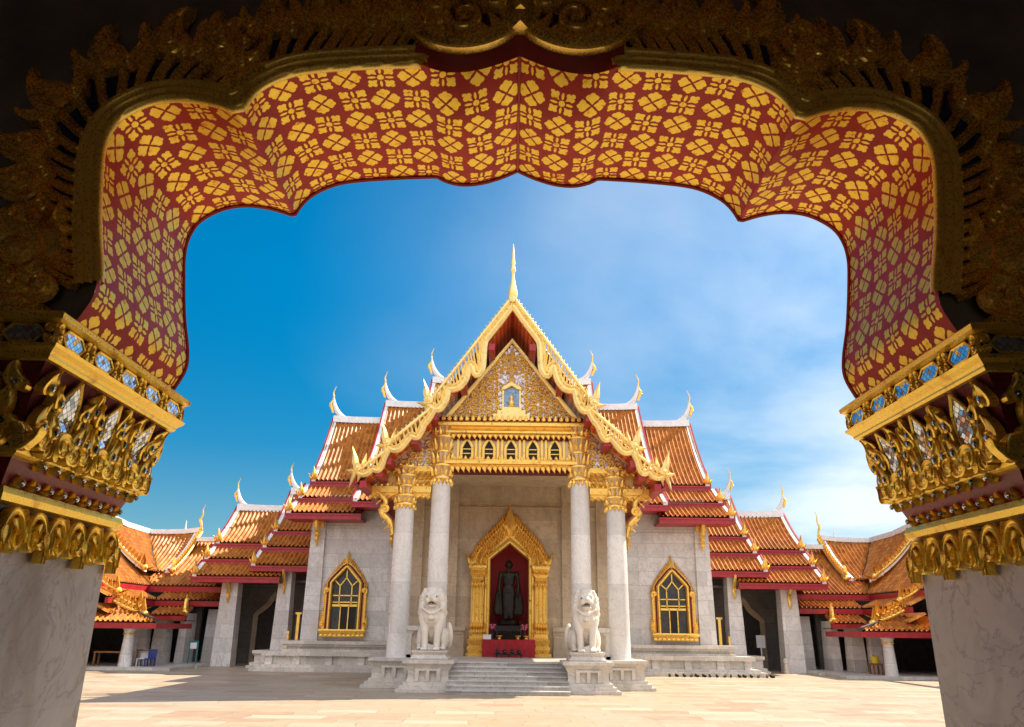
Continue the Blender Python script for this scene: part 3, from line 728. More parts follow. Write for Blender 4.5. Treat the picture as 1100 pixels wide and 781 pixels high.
def horn(parent, sx, x, y, z, k=1., gold_only=False, mat='gold'):
    """roof-end finial: white swoop off the ridge with a gilded horn; x outward"""
    if not gold_only:
        mb = MB(sx); P_ = catmull([(x - 1.3 * k, y, z - .04), (x - .7 * k, y, z + .05), (x - .34 * k, y, z + .30 * k), (x - .13 * k, y, z + .62 * k), (x - .03 * k, y, z + .95 * k), (x - .0 * k, y, z + 1.2 * k)], 4)
        mb.tube(P_, [k * (.085 + .06 * math.sin(math.pi * min(1, i / len(P_) * 1.15)) - .05 * (i / len(P_))) for i in range(len(P_))], 8); mb.build('ridge_swoop', 'white_plaster', parent, smooth=True)
    mb = MB(sx); P_ = catmull([(x - .03 * k, y, z + .35 * k), (x + .06 * k, y, z + .62 * k), (x + .12 * k, y, z + .8 * k), (x + .03 * k, y, z + 1.0 * k), (x + .0 * k, y, z + 1.2 * k), (x + .03 * k, y, z + 1.42 * k), (x - .08 * k, y, z + 1.75 * k)], 4)
    rr = [.05, .075, .085, .05, .045, .036, .008]; n = len(P_)
    mb.tube(P_, [(.0 + rr[min(int(i / (n - 1) * 6), 5)] * (1 - (i / (n - 1) * 6) % 1) + rr[min(int(i / (n - 1) * 6) + 1, 6)] * ((i / (n - 1) * 6) % 1)) * k for i in range(n)], 8)
    mb.flame((x + .10 * k, y, z + .72 * k), X3, Z3, NEG, .14 * k, .04 * k, .03 * k, -.3)
    mb.build('roof_finial', mat, parent, smooth=True)
def spike(mb, x, y, z, h=.55):                              # gilded corner finial on an eave
    mb.flame((x, y, z), Z3, X3, NEG, h, .10, .07, .05, .07); mb.flame((x + .10, y, z), (Z3 + X3 * .45).normalized(), X3, NEG, h * .5, .06, .05, .1, .05)
    mb.flame((x - .10, y, z), (Z3 * 1.0 - X3 * .2).normalized(), X3, NEG, h * .45, .05, .05, .1, .05)
def roof(parent, sx, x0, x1, ridge, tiers, ridge_band=True, fin=True, finial_k=1., inner_end=False):
    """stepped roof whose ridge runs along x; tiers=[(y0,z0,y1,z1,x_outer)]"""
    first = None
    for i, (y0, z0, y1, z1, xo) in enumerate(tiers):
        mb = MB(sx); pf = sag(y0, z0, y1, z1, 7 if i == 0 else 3, .075 if i == 0 else .02); sheet(mb, x0, xo, pf)
        if i == 0:                                          # rear slope, falling away
            sheet(mb, x0, xo, [(2 * y0 - y, z) for y, z in pf[::2]] if len(pf) % 2 else [(2 * y0 - y, z) for y, z in pf])
        t = mb.build('roof_tier', 'roof_tile', parent, smooth=60)
        if i == 0: first = t
        mb = MB(sx); mb.box(x0 + .002 * i, xo + .06, y1 - .03, y1 + .13, z1 - .30, z1 - .055); mb.box(x0, xo + .04, y1 - .06, y1 - .03, z1 - .13, z1 - .06)
        if i == len(tiers) - 1: mb.box(x0, xo, y1 + .13, y1 + 1.2, z1 - .29, z1 - .24)
        mb.build('fascia', 'red_lacquer', t)
        mb = MB(sx); band(mb, xo - .16, xo + .02, pf, .11, .1); mb.build('verge', 'white_plaster', t)
        mb = MB(sx); band(mb, xo + .02, xo + .09, pf, .17, .16); mb.build('verge_edge', 'red_lacquer', t)
        if fin:
            mb = MB(sx); spike(mb, xo - .08, y1 - .03, z1 + .05, .62); mb.build('corner_finial', 'gold', t, smooth=50)
    if ridge_band:
        y0, z0 = ridge; xo = tiers[0][4]; mb = MB(sx)
        P_ = [(x0, y0, z0 + .07), (xo - 2.0, y0, z0 + .07), (xo - 1.0, y0, z0 + .09), (xo, y0, z0 + .14)]
        for (a, b) in zip(P_, P_[1:]):
            mb.add([(p[0], p[1] + dy, p[2] + dz_) for p in (a, b) for dy, dz_ in ((-.16, -.2), (-.11, .14), (.11, .14), (.16, -.2))], [(0, 1, 5, 4), (1, 2, 6, 5), (2, 3, 7, 6), (4, 5, 6, 7), (3, 2, 1, 0)])
        mb.build('ridge', 'white_plaster', first); horn(first, sx, xo + .10, y0, z0 + .1, finial_k)

def arch_path(w, z0, zs, za, n=8, bulge=.0):               # pointed arch from foot to foot
    L_ = [(-w, z0), (-w, zs)] + [(-w + w * t + bulge * math.sin(math.pi * t), zs + (za - zs) * (t ** 1.0)) for t in [i / n for i in range(1, n + 1)]]
    return L_ + [(-x, z) for x, z in reversed(L_[:-1])]

# ---- main body and walls
WY = 34.0
for sx in (-1, 1):
    mb = MB(sx)
    mb.box(4.25, 8.55, WY, WY + .5, 1.0, 7.2); mb.box(8.1, 8.54, WY + .5, 42, 1.0, 6.6)
    mb.box(4.0, 4.35, 29.55, WY, .7, 8.2)
    wl = mb.build('wall', 'marble_wall', hall)
    mb = MB(sx)
    for xa, xb in ((7.95, 8.65), (4.75, 5.40)): mb.box(xa, xb, WY - .16, WY + .02, 1.14, 6.2, .06, .03)
    mb.box(4.34, 8.60, WY - .05, WY, 5.62, 5.72)
    mb.build('pilaster', 'marble_wall', hall)
    # plinth
    mb = MB(sx); mb.box(4.0, 9.30, WY - .75, 42, 1.02, 1.14); mb.box(4.0, 9.2, WY - .66, 42, .93, 1.02); mb.box(4.0, 9.05, WY - .55, 42, .82, .93); mb.box(4.0, 9.25, WY - .7, 42, .74, .82)
    mb.box(4.0, 9.9, WY - 1.1, 42, .58, .74); mb.box(4.0, 9.75, WY - .95, 42, .26, .58); mb.box(4.0, 10.05, WY - 1.2, 42, .16, .26); mb.box(4.0, 10.25, WY - 1.4, 42, .0, .16)
    for xx in (4.6, 5.9, 7.2, 8.5, 9.6): mb.prism_x([(WY - .95, .26), (WY - 1.1, .26), (WY - 1.02, .36), (WY - 1.02, .5), (WY - 1.1, .58), (WY - .95, .58)], xx - .14, xx + .14)
    mb.build('plinth', 'marble_plinth', hall)
    # gilded eave struts
    for xx in (8.28, 5.08):
        mb = MB(sx); base = Vector((xx, WY - .30, 5.98))
        mb.box(xx - .22, xx + .22, WY - .30, WY - .17, 5.78, 6.12)
        mb.tube(catmull([(xx, WY - .75, 6.15), (xx, WY - .55, 5.75), (xx, WY - .34, 5.55), (xx, WY - .36, 5.25), (xx, WY - .24, 4.95)], 4), [.07, .075, .085, .09, .09, .10, .10, .11, .11, .10, .10, .09, .08, .07, .055, .04, .02], 7)
        for k in range(5): mb.flame((xx, WY - .48 + .02 * k, 6.0 - .22 * k), (-Y3 * .8 + Z3 * .6).normalized(), X3, (-Z3), .20, .10, .04)
        mb.build('eave_strut', 'gold', hall, smooth=50)
    for xx in (7.62,):
        pass

# ---- windows of the wings
def window(sx, xc, label):
    y = WY
    pw = arch_path(.56, 1.62, 3.45, 4.02)
    mb = MB(sx)
    def off(path, dx=0): return [(x + xc, z) for x, z in path]
    mb.sweep(off(arch_path(.62, 1.55, 3.46, 4.10)), [(-.02, .0), (-.02, -.22), (.02, -.26), (.07, -.26), (.10, -.21), (.10, -.18), (.22, -.16), (.25, -.12), (.25, 0)], y)
    # stepped outer jambs with leaf edging and shoulders
    for s_ in (-1, 1):
        mb.box(xc + s_ * .86, xc + s_ * .96, y - .14, y, 1.6, 3.1)
        for k in range(16): mb.ell((xc + s_ * .93, y - .14, 1.72 + k * .088), (.05, .05, .05), None, 7, 5)
        mb.scroll((xc + s_ * .84, y - .16, 3.15), Z3, X3 * s_, NEG, .13, .05, .05, 1.3, -1.2, 1); mb.scroll((xc + s_ * .93, y - .15, 1.85), Z3, X3 * s_, NEG, .09, .045, .05, 1.2, 1.5, -1)
        mb.flame((xc + s_ * .97, y - .14, 1.62), Z3, X3 * s_, NEG, .6, .10, .05, .12, .05)
        arcp = [(s_ * .93, 3.05), (s_ * .88, 3.35), (s_ * .66, 3.72), (s_ * .38, 4.05), (s_ * .15, 4.33)]
        for (x, z), d in along(arcp, .105):
            n = Vector((-d.y, 0, d.x)) * (1 if s_ < 0 else -1); 
            mb.flame(Vector((xc + x, y - .10, z)) - n * .05, (n + Z3 * .7).normalized(), X3, NEG, .21, .055, .05, 0, .06)
        mb.prism([(xc + s_ * .80, 3.0), (xc + s_ * .90, 3.08), (xc + s_ * .84, 3.38), (xc + s_ * .62, 3.72), (xc + s_ * .36, 4.03), (xc, 4.48), (xc, 4.2), (xc + s_ * .70, 3.5)], y - .10, y)
    mb.flame((xc, y - .14, 4.18), Z3, X3, NEG, .62, .12, .09, 0, .1); mb.flame((xc, y - .18, 4.22), Z3, X3, NEG, .35, .07, .05, 0, 0)
    fr = mb.build('window', 'gold', hall, smooth=45); tag(fr, label)
    mb = MB(sx); mb.sweep(off(arch_path(.62, 1.62, 3.46, 4.10)), [(.115, -.19), (.20, -.178)], y); mb.build('lacquer_recess', 'red_dark', fr)
    mb = MB(sx); mb.tiers(xc, y - .12, .88, .14, [(1.30, .08), (1.36, .10), (1.42, .06), (1.47, .12), (1.55, .16), (1.60, .12)])
    for k in range(9): mb.flame((xc - .8 + .2 * k, y - .34, 1.46), -Z3, X3, NEG, .16, .075, .05, 0, .05)
    mb.build('sill', 'gold', fr, smooth=45)
    mb = MB(sx); mb.prism([(x + xc, z) for x, z in arch_path(.63, 1.56, 3.46, 4.09)], y - .035, y - .005); mb.build('pane', 'glass_dark', fr)
    mb = MB(sx)
    for a, b in (((-.56, 2.55), (.56, 2.55)), ((-.56, 2.95), (.56, 2.95)), ((-.18, 1.6), (-.18, 2.55)), ((-.27, 2.56), (-.27, 3.35)), ((.27, 2.56), (.27, 3.35)), ((-.27, 3.35), (0, 3.68)), ((.27, 3.35), (0, 3.68)), ((0, 3.68), (0, 4.0)), ((-.27, 3.35), (-.5, 3.55)), ((.27, 3.35), (.5, 3.55)), ((-.56, 2.68), (.56, 2.68)), ((.18, 1.6), (.18, 2.55))):
        th = .045 if abs(a[1] - 2.55) < .001 and b[1] == a[1] else .022
        d = Vector((b[0] - a[0], 0, b[1] - a[1])).normalized(); p = Vector((-d.z, 0, d.x)) * th
        A, B = Vector((xc + a[0], y - .04, a[1])), Vector((xc + b[0], y - .04, b[1])); vs = [A - p, A + p, B + p, B - p]
        mb.add([v - Y3 * .05 for v in vs] + vs, [(3, 2, 1, 0), (0, 1, 5, 4), (1, 2, 6, 5), (2, 3, 7, 6), (3, 0, 4, 7)])
    mb.build('glazing_bars', 'gold', fr)
    mb = MB(sx); mb.box(xc - .15 if sx > 0 else xc - .5, xc + .15, y - .045, y - .036, 1.62, 2.52); mb.build('open_casement', 'void_dark', fr)
for sx, side in ((-1, 'left'), (1, 'right')):
    GS[:] = [.94, sx * 6.92 * .06]; window(sx, 6.92, 'gilded pointed window in the %s wing' % side)
GS[:] = [1.0, 0.0]

# ---- roofs of the transverse wings
for sx in (-1, 1):
    roof(hall, sx, 6.3, 9.1, (38, 11.6), [(38, 11.6, 34.85, 8.0, 9.05), (34.9, 7.72, 33.85, 7.08, 9.30), (33.9, 6.82, 32.8, 6.28, 9.45)])
    roof(hall, sx, 4.0, 6.5, (38, 12.45), [(38, 12.45, 34.3, 8.45, 6.45), (34.35, 8.15, 33.3, 7.55, 6.55), (33.35, 7.25, 32.45, 6.75, 6.6)], fin=False)
    roof(hall, sx, 0.0, 4.1, (38, 13.75), [(38, 13.75, 34.3, 9.6, 4.1)], fin=False)
# ---- side halls (lower wings), piers, dark back walls
for sx in (-1, 1):
    roof(hall, sx, 8.9, 11.35, (39.5, 8.15), [(39.5, 8.15, 37.25, 6.02, 11.25), (37.3, 5.78, 36.35, 5.18, 11.4), (36.4, 4.92, 35.5, 4.30, 11.55)], finial_k=.85)
    roof(hall, sx, 10.2, 14.0, (39.5, 7.30), [(39.5, 7.30, 37.2, 5.42, 13.9), (37.25, 5.17, 36.3, 4.62, 14.0), (36.35, 4.38, 35.4, 3.80, 14.08)], finial_k=.85)
    for (xa, xb, zb, zt, y) in ((12.15, 13.02, 0, 3.75, 36.0), (9.75, 10.45, .70, 4.15, 35.9)):
        mb = MB(sx); mb.box(xa, xb, y, y + .75, zb, zt, .08, .05); mb.build('pier', 'marble_wall', hall)
        mb = MB(sx); xx = (xa + xb) / 2
        mb.tube(catmull([(xx, y - .45, zt - .05), (xx, y - .25, zt - .35), (xx, y - .02, zt - .6), (xx, y - .05, zt - .9), (xx, y + .02, zt - 1.1)], 4), [.05, .06, .07, .075, .08, .08, .085, .085, .085, .08, .075, .07, .06, .05, .04, .03, .015], 7)
        for k in range(4): mb.flame((xx, y - .2 + .03 * k, zt - .1 - .2 * k), (-Y3 * .8 + Z3 * .6).normalized(), X3, -Z3, .16, .08, .03)
        mb.build('eave_strut', 'gold', hall, smooth=50)
    mb = MB(sx); mb.tiers(10.3, 37.4, .6, 1.9, [(0, .3), (.1, .3), (.1, .2), (.22, .2), (.24, .05), (.5, .05), (.58, .14), (.7, .14)]); mb.build('pier_base', 'marble_plinth', hall)
    mb = MB(sx)
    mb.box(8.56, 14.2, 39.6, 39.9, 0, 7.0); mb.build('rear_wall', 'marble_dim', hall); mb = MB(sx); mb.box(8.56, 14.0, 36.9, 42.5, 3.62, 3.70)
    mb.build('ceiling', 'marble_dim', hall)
    mb = MB(sx); ap = arch_path(.75, 0, 2.2, 3.1, 6, .18)
    mb.sweep([(x + 11.5, z) for x, z in ap], [(-.02, 0), (-.02, -.14), (.22, -.14), (.26, 0)], 39.6); mb.build('arched_recess', 'marble_inner', hall)
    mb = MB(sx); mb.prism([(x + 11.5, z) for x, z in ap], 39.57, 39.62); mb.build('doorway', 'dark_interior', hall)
    mb = MB(sx); mb.box(9.2, 9.32, 35.6, 35.68, .75, 2.2); mb.box(9.13, 9.39, 35.58, 35.7, 2.2, 2.28); mb.box(9.6, 9.68, 35.6, 35.68, .75, 1.5); mb.build('gilt_doorpost', 'gold', hall)

# ---- portico: platform, stairs, pedestals
mb = MB()
mb.box(-4.4, 4.4, 26.2, 34, .62, .76); mb.box(-4.35, 4.35, 26.27, 34, .0, .62); mb.box(-2.7, 2.7, 24.55, 26.3, .62, .757); mb.box(-2.65, 2.65, 24.62, 26.3, 0, .62); mb.build('platform', 'marble_step', hall)
mb = MB()
for k in range(7): mb.box(-1.70, 1.70, 22.55 + .29 * k, 24.8, k * .1085, (k + 1) * .1085 - .024); mb.box(-1.70, 1.70, 22.50 + .29 * k, 24.8, (k + 1) * .1085 - .024, (k + 1) * .1085)
mb.build('stairs', 'marble_step', hall)
def pedestal(mb, cx, cy, hx, hy, top=.84):
    mb.tiers(cx, cy, hx, hy, [(0, .16), (.09, .16), (.09, .06), (.18, .06), (.18, -.04), (.27, -.04), (.27, -.12), (.40, -.15), (.55, -.14), (.68, -.08), (.745, -.02), (.75, .0), (top, .0)])
    for s_ in (-1, 1):
        for q in (-.42, 0., .42):
            mb.prism([(cx + s_ * .0 + q * hx * 1.0 - .05, .28), (cx + q * hx + .05, .28), (cx + q * hx + .05, .58), (cx + q * hx - .05, .58)], cy - hy + .04, cy - hy + .14) if s_ > 0 else None
    mb.box(cx - hx * .5, cx + hx * .5, cy - hy + .05, cy - hy + .15, .56, .62)
for sx in (-1, 1):
    mb = MB(sx); pedestal(mb, 3.42, 25.5, .80, .78, .83); pd = mb.build('column_pedestal', 'marble_plinth', hall)
    # low pierced balustrade beside the stairs
    mb = MB(sx); mb.box(2.45, 3.2, 25.35, 25.6, 1.62, 1.76); mb.box(2.45, 2.66, 25.38, 25.57, .76, 1.62); mb.box(3.02, 3.2, 25.38, 25.57, .76, 1.62); mb.box(2.5, 3.2, 25.38, 25.57, .76, .92)
    mb.prism([(2.66, 1.5), (2.76, 1.62), (2.66, 1.62)], 25.39, 25.56); mb.prism([(3.02, 1.5), (3.02, 1.62), (2.92, 1.62)], 25.39, 25.56)
    mb.build('balustrade', 'marble_plinth', hall)

# ---- columns
def capital(mb, x, y, z0, z1, r, co):
    H = z1 - z0; pf = [(r * 1.0, z0), (r * 1.12, z0 + .02), (r * 1.12, z0 + .06 * H), (r * 1.0, z0 + .09 * H), (r * 1.2, z0 + .20 * H), (r * 1.24, z0 + .25 * H), (r * .98, z0 + .30 * H), (r * .92, z0 + .45 * H), (r * 1.05, z0 + .62 * H), (r * 1.2, z0 + .72 * H), (r * 1.24, z0 + .76 * H), (r * 1.02, z0 + .80 * H), (r * .98, z0 + .9 * H), (r * 1.22, z0 + .97 * H), (r * 1.25, z1)]
    co.lathe(x, y, pf, 20)
    for zz, rr in ((.03, 1.15), (.25, 1.28), (.50, 1.02), (.76, 1.28), (.985, 1.27)): mb.lathe(x, y, [(r * (rr - .1), z0 + zz * H - .035), (r * rr, z0 + zz * H - .03), (r * (rr + .03), z0 + zz * H), (r * rr, z0 + zz * H + .03), (r * (rr - .1), z0 + zz * H + .035)], 20)
    for (t, h, n, rr, up) in ((.02, -.15, 14, 1.06, -1), (.07, .16, 12, 1.06, 1), (.29, .20, 11, .97, 1), (.52, .22, 11, .98, 1), (.78, .17, 12, 1.0, 1)):
        for k in range(n):
            a = 2 * math.pi * (k + (.5 if t > .4 else 0)) / n; N = Vector((math.cos(a), math.sin(a), 0)); V = Vector((-math.sin(a), math.cos(a), 0))
            mb.flame(Vector((x, y, z0 + t * H)) + N * r * rr, (Z3 * up + N * .22).normalized(), V, N, abs(h) * H * (1 if up > 0 else .8), r * .20, .05, 0, .03)
for sx in (-1, 1):
    for (x, z0, z1, zc, lab) in ((3.47, .83, 5.50, 6.78, 'outer'), (2.30, .80, 6.36, 8.25, 'inner')):
        r0, r1 = .335, .305
        mb = MB(sx); mb.lathe(x, 25.5, [(r0 * 1.05, z0), (r0, z0 + .04)] + [(r0 - (r0 - r1) * (k / 6) ** 1.3, z0 + .04 + (z1 - z0 - .04) * k / 6) for k in range(1, 7)], 40); c = mb.build('column', 'marble_column', hall, smooth=True)
        mb = MB(sx); co = MB(sx); capital(mb, x, 25.5, z1 - .02, zc, r1 * 1.0, co); mb.build('capital', 'gold', c, smooth=45, inlay=(co, 'frieze_mosaic'))
        if lab == 'outer':                                  # flying naga strut beside the outer capital
            mb = MB(sx); mb.tube(catmull([(x + .95, 25.3, 5.98), (x + .62, 25.3, 5.62), (x + .72, 25.3, 5.25), (x + .45, 25.3, 4.95), (x + .33, 25.3, 4.55)], 5), [.03 + .07 * math.sin(math.pi * i / 20) for i in range(21)], 8)
            mb.scroll((x + .62, 25.25, 5.35), Z3, X3, NEG, .14, .05, .05, 1.3, .5, 1)
            for k in range(6): mb.flame((x + .85 - .08 * k, 25.24, 5.85 - .2 * k), (X3 * .5 - Z3 * .5).normalized(), Y3, X3, .22, .05, .04, .2, .03)
            mb.build('naga_strut', 'gold', c, smooth=45)

# ---- back wall of the portico with the niche
DY = 29.5
door = [(-.78, .70), (-.78, 4.18), (0, 4.80), (.78, 4.18), (.78, .70)]
mb = MB(); mb.prism([(-4.2, .70)] + door + [(4.2, .70), (4.2, 8.2), (-4.2, 8.2)], DY, DY + .3); bw = mb.build('back_wall', 'marble_inner', hall)
mb = MB(); pr = [(-.82, .76), (-.82, 4.20), (0, 4.85), (.82, 4.20), (.82, .76)]
vs = [(x, DY + .02, z) for x, z in pr] + [(x, DY + 1.0, z) for x, z in pr]; mb.add(vs, [(i, i + 1, i + 6, i + 5) for i in range(4)] + [(5, 6, 7, 8, 9), (0, 5, 9, 4)]); mb.build('niche', 'niche_red', hall)
mb = MB()
for s_ in (-1, 1):
    for xa, xb in ((1.95, 2.45), (3.25, 3.75)): mb.box(s_ * xa, s_ * xb, DY - .14, DY, 1.76, 6.9)
    mb.box(s_ * 1.58, s_ * 4.1, DY - .26, DY, 1.62, 1.76); mb.box(s_ * 1.6, s_ * 4.1, DY - .17, DY, 1.50, 1.62); mb.box(s_ * 1.62, s_ * 4.1, DY - .12, DY, 1.0, 1.50); mb.box(s_ * 1.6, s_ * 4.1, DY - .24, DY, .76, 1.0)
mb.box(-4.1, 4.1, DY - .10, DY, 6.02, 6.08)
mb.build('dado', 'marble_inner', hall)
mb = MB(); mb.box(-4.2, 4.2, 25.9, DY, 6.86, 6.94); mb.build('ceiling', 'marble_inner', hall)

# ---- gilded niche frame
mb = MB()
mb.sweep([(-.70, 1.30), (-.70, 4.14), (0, 4.70), (.70, 4.14), (.70, 1.30)], [(0, .1), (0, -.30), (.03, -.34), (.10, -.34), (.13, -.30), (.13, -.26), (.20, -.24), (.24, -.20), (.24, .0)], DY)
for s_ in (-1, 1):
    zz = [(.76, .10), (.86, .10), (.90, .02), (1.0, .06), (1.08, .06), (1.12, .0), (1.24, .05), (1.30, .08), (1.36, .0), (1.5, -.02), (1.6, .03), (1.68, -.04), (1.8, -.08)]
    mb.tiers(s_ * 1.16, DY - .16, .26, .18, zz + [(3.35, -.08), (3.42, -.03), (3.48, -.06), (3.56, .0), (3.62, .03), (3.66, -.02), (3.74, .02), (3.82, .07), (3.9, .05)])
    for z, n, h, up in ((.80, 5, .16, 1), (1.02, 5, .15, 1), (1.26, 5, .16, 1), (1.52, 5, .22, 1), (1.72, 5, .26, 1), (3.30, 5, .22, -1), (3.56, 5, .12, 1), (3.70, 6, .14, 1), (3.84, 6, .14, 1)):
        for k in range(n): mb.flame((s_ * 1.16 - .235 + .47 * (k + .5) / n, DY - .37, z), Z3 * up, X3, NEG, h, .058, .05, 0, .04)
    for k in range(13):                                     # carved shaft between
        for q in (-.1, .1): mb.flame((s_ * 1.16 + q, DY - .27, 1.98 + .105 * k), (Z3 + X3 * (.5 if q < 0 else -.5)).normalized(), X3, NEG, .13, .05, .03, 0, .02)
    for q in (-.21, .21): mb.box(s_ * 1.16 + q - .02, s_ * 1.16 + q + .02, DY - .28, DY - .25, 1.8, 3.35)
    lo = [(s_ * 1.40, 3.92), (s_ * 1.34, 4.20), (s_ * 1.12, 4.60), (s_ * .78, 4.98), (s_ * .42, 5.32), (s_ * .2, 5.62)]
    mb.prism([(s_ * .80, 3.9), (s_ * 1.36, 3.9), (s_ * 1.32, 4.16), (s_ * 1.1, 4.53), (s_ * .76, 4.92), (s_ * .40, 5.28), (0, 5.75), (0, 4.85), (s_ * .9, 4.2)], DY - .16, DY)
    for row, (dd, st, h) in enumerate(((.0, .12, .30), (-.2, .125, .28), (-.40, .13, .26))):
        for (x, z), d in along(lo, st):
            n = Vector((-d.y, 0, d.x)) * (1 if s_ < 0 else -1); p = Vector((x, DY - .14 - .05 * row, z)) + n * dd
            if abs(p.x) < .05 or p.z < 3.9: continue
            mb.flame(p - n * .05, (n * .6 + Z3).normalized(), X3, NEG, h, .058, .06, -.15 * s_, .05)
    mb.flame((s_ * 1.40, DY - .15, 3.85), (Z3 + X3 * s_ * .25).normalized(), X3 * s_, NEG, .62, .09, .07, .2, .06); mb.flame((s_ * 1.33, DY - .2, 3.85), Z3, X3 * s_, NEG, .45, .1, .08, -.1, .06)
mb.flame((0, DY - .22, 5.0), Z3, X3, NEG, 1.18, .22, .12, 0, .12); mb.flame((0, DY - .30, 5.05), Z3, X3, NEG, .7, .13, .08, 0, .04); mb.flame((0, DY - .36, 5.08), Z3, X3, NEG, .4, .07, .05)
fr = mb.build('niche_frame', 'gold', hall, smooth=45)

# ---- entablature, arcade, pediment
EY = 25.32
mb = MB(); mb.prism([(-2.1, 6.98), (2.1, 6.98), (2.1, 8.3), (-2.1, 8.3)], EY + .16, EY + .5); mb.build('frieze', 'frieze_mosaic', hall)
mb = MB()
def cornice(z0, z1, hw, dep, xs=0): mb.tiers(xs, EY + .3, hw, .2, [(z0, dep * .3), (z0 + (z1 - z0) * .3, dep * .5), (z0 + (z1 - z0) * .35, dep), (z0 + (z1 - z0) * .7, dep), (z0 + (z1 - z0) * .75, dep * .6), (z1, dep * .4)])
cornice(6.78, 7.06, 2.0, .22); cornice(7.86, 8.06, 2.35, .22); cornice(8.06, 8.36, 2.42, .30)
for k in range(23): x = -1.95 + 3.9 * k / 22; mb.plate((x, EY - .02, 6.80), -Z3, X3, NEG, .22, .070, .06, .25)
for k in range(27): x = -2.3 + 4.6 * k / 26; mb.plate((x, EY - .05, 7.88), -Z3, X3, NEG, .17, .068, .06, .2)
for k in range(21): x = -1.9 + 3.8 * k / 20; mb.plate((x, EY + .08, 7.06), Z3, X3, NEG, .13, .06, .05)
for k in range(24): x = -2.3 + 4.6 * k / 23; mb.plate((x, EY - .06, 8.36), Z3, X3, NEG, .20, .07, .05)
cn_ = mb.build('cornice', 'gold', hall, smooth=45)
for z0, z1, hw, yy in ((6.60, 6.80, 2.02, EY + .05), (7.74, 7.87, 2.36, EY + .03), (8.355, 8.50, 2.44, EY - .0)): mb = MB(); mb.box(-hw, hw, yy, yy + .4, z0, z1); mb.build('lacquer_band', 'red_dark', cn_)
mb = MB(); AO = []
for k in range(5):
    xc = -1.48 + .74 * k
    mb.sweep([(x + xc, z) for x, z in arch_path(.155, 7.05, 7.45, 7.72, 5, -.02)], [(-.01, 0), (-.01, -.08), (.07, -.08), (.09, 0)], EY + .16)
    mb.flame((xc, EY + .1, 7.68), Z3, X3, NEG, .17, .06, .04, 0, .03)
    mbd = MB(); AO.append(mbd); mbd.prism([(x + xc, z) for x, z in arch_path(.152, 7.05, 7.45, 7.71, 5)], EY + .13, EY + .18)
    for q in (-.30, .30): mb.box(xc + q - .035, xc + q + .035, EY + .06, EY + .2, 7.05, 7.86)
    for z in (7.25, 7.4): mb.box(xc - .13, xc + .13, EY + .10, EY + .13, z, z + .03)
ar = mb.build('arcade', 'gold', hall); [q.build('arcade_opening', 'void_dark', ar) for q in AO]
# pediment
AP, PB, HW = 11.36, 8.40, 2.30
mb = MB(); mb.prism([(-HW, PB), (HW, PB), (0, AP)], EY + .22, EY + .6); ped = mb.build('pediment', 'pediment_ground', hall)
mb = MB(); random.seed(3)
def inside(x, z, r): return z - r > PB + .05 and (AP - z) * HW / (AP - PB) - abs(x) > r * 1.35
row = 0; zc = PB + .30
for z in [PB + .22 + .235 * i for i in range(13)]:
    row += 1; x = .52 if z < 10.1 else .12 + .12 * (row % 2)
    while x < HW:
        r = random.uniform(.085, .125)
        if inside(x, z, r * .7):
            for s_ in (-1, 1):
                h = s_ * (1 if row % 2 else -1)
                mb.scroll((s_ * x, EY + .2, z), Z3, X3, NEG, r, .026, .08, 1.35, random.random() * 6, h, 14)
                for a in range(4):
                    an = a * 1.57 + x * 3; u = Vector((s_ * math.cos(an), 0, math.sin(an))); mb.flame(Vector((s_ * x, EY + .19, z)) + u * r * .9, u, u.cross(NEG), NEG, .13, .036, .06, .4, .03)
        x += .245
mb.sweep([(-HW, PB), (0, AP), (HW, PB)], [(-.09, .22), (-.09, .1), (-.02, .06), (.05, .06), (.05, .22)], EY)
for s_ in (-1, 1):
    for k in range(24): t = (k + .5) / 24; mb.flame((s_ * HW * (1 - t), EY + .12, PB + (AP - PB) * t), (X3 * -s_ * .8 - Z3 * .6).normalized(), X3, NEG, .14, .05, .04, 0, .03)
# central shrine with a seated figure
mb.box(-.62, .62, EY - .02, EY + .3, 8.42, 8.62); mb.box(-.48, .48, EY + .0, EY + .3, 8.62, 8.76); mb.box(-.34, .34, EY + .02, EY + .3, 8.76, 8.88)
mb.lathe(0, EY + .12, [(.10, 8.88), (.15, 8.92), (.08, 8.98), (.12, 9.03), (.11, 9.1), (.06, 9.16), (.075, 9.2), (.06, 9.28), (.02, 9.34), (.0, 9.42)], 10)
for s_ in (-1, 1): mb.box(s_ * .26, s_ * .32, EY + .08, EY + .24, 8.86, 9.5); mb.prism([(s_ * .36, 9.5), (s_ * .30, 9.62), (0, 9.80), (0, 9.66), (s_ * .2, 9.54)], EY + .05, EY + .24)
for k in range(7): a = .3 + k * .42; mb.flame((math.cos(a) * .33, EY + .1, 9.52 + math.sin(a) * .16), (X3 * math.cos(a) + Z3 * 1.0).normalized(), X3, NEG, .18, .05, .04, 0, .03)
for k in range(4): mb.flame((0, EY + .14 - .02 * k, 9.75 + .32 * k), Z3, X3, NEG, .42, .13 - .02 * k, .07, 0, .05)
mb.build('pediment_carving', 'gold_carved', ped, smooth=45)
mb = MB(); mb.box(-.26, .26, EY + .17, EY + .21, 8.86, 9.6); mb.build('pediment_niche', 'niche_blue', ped)
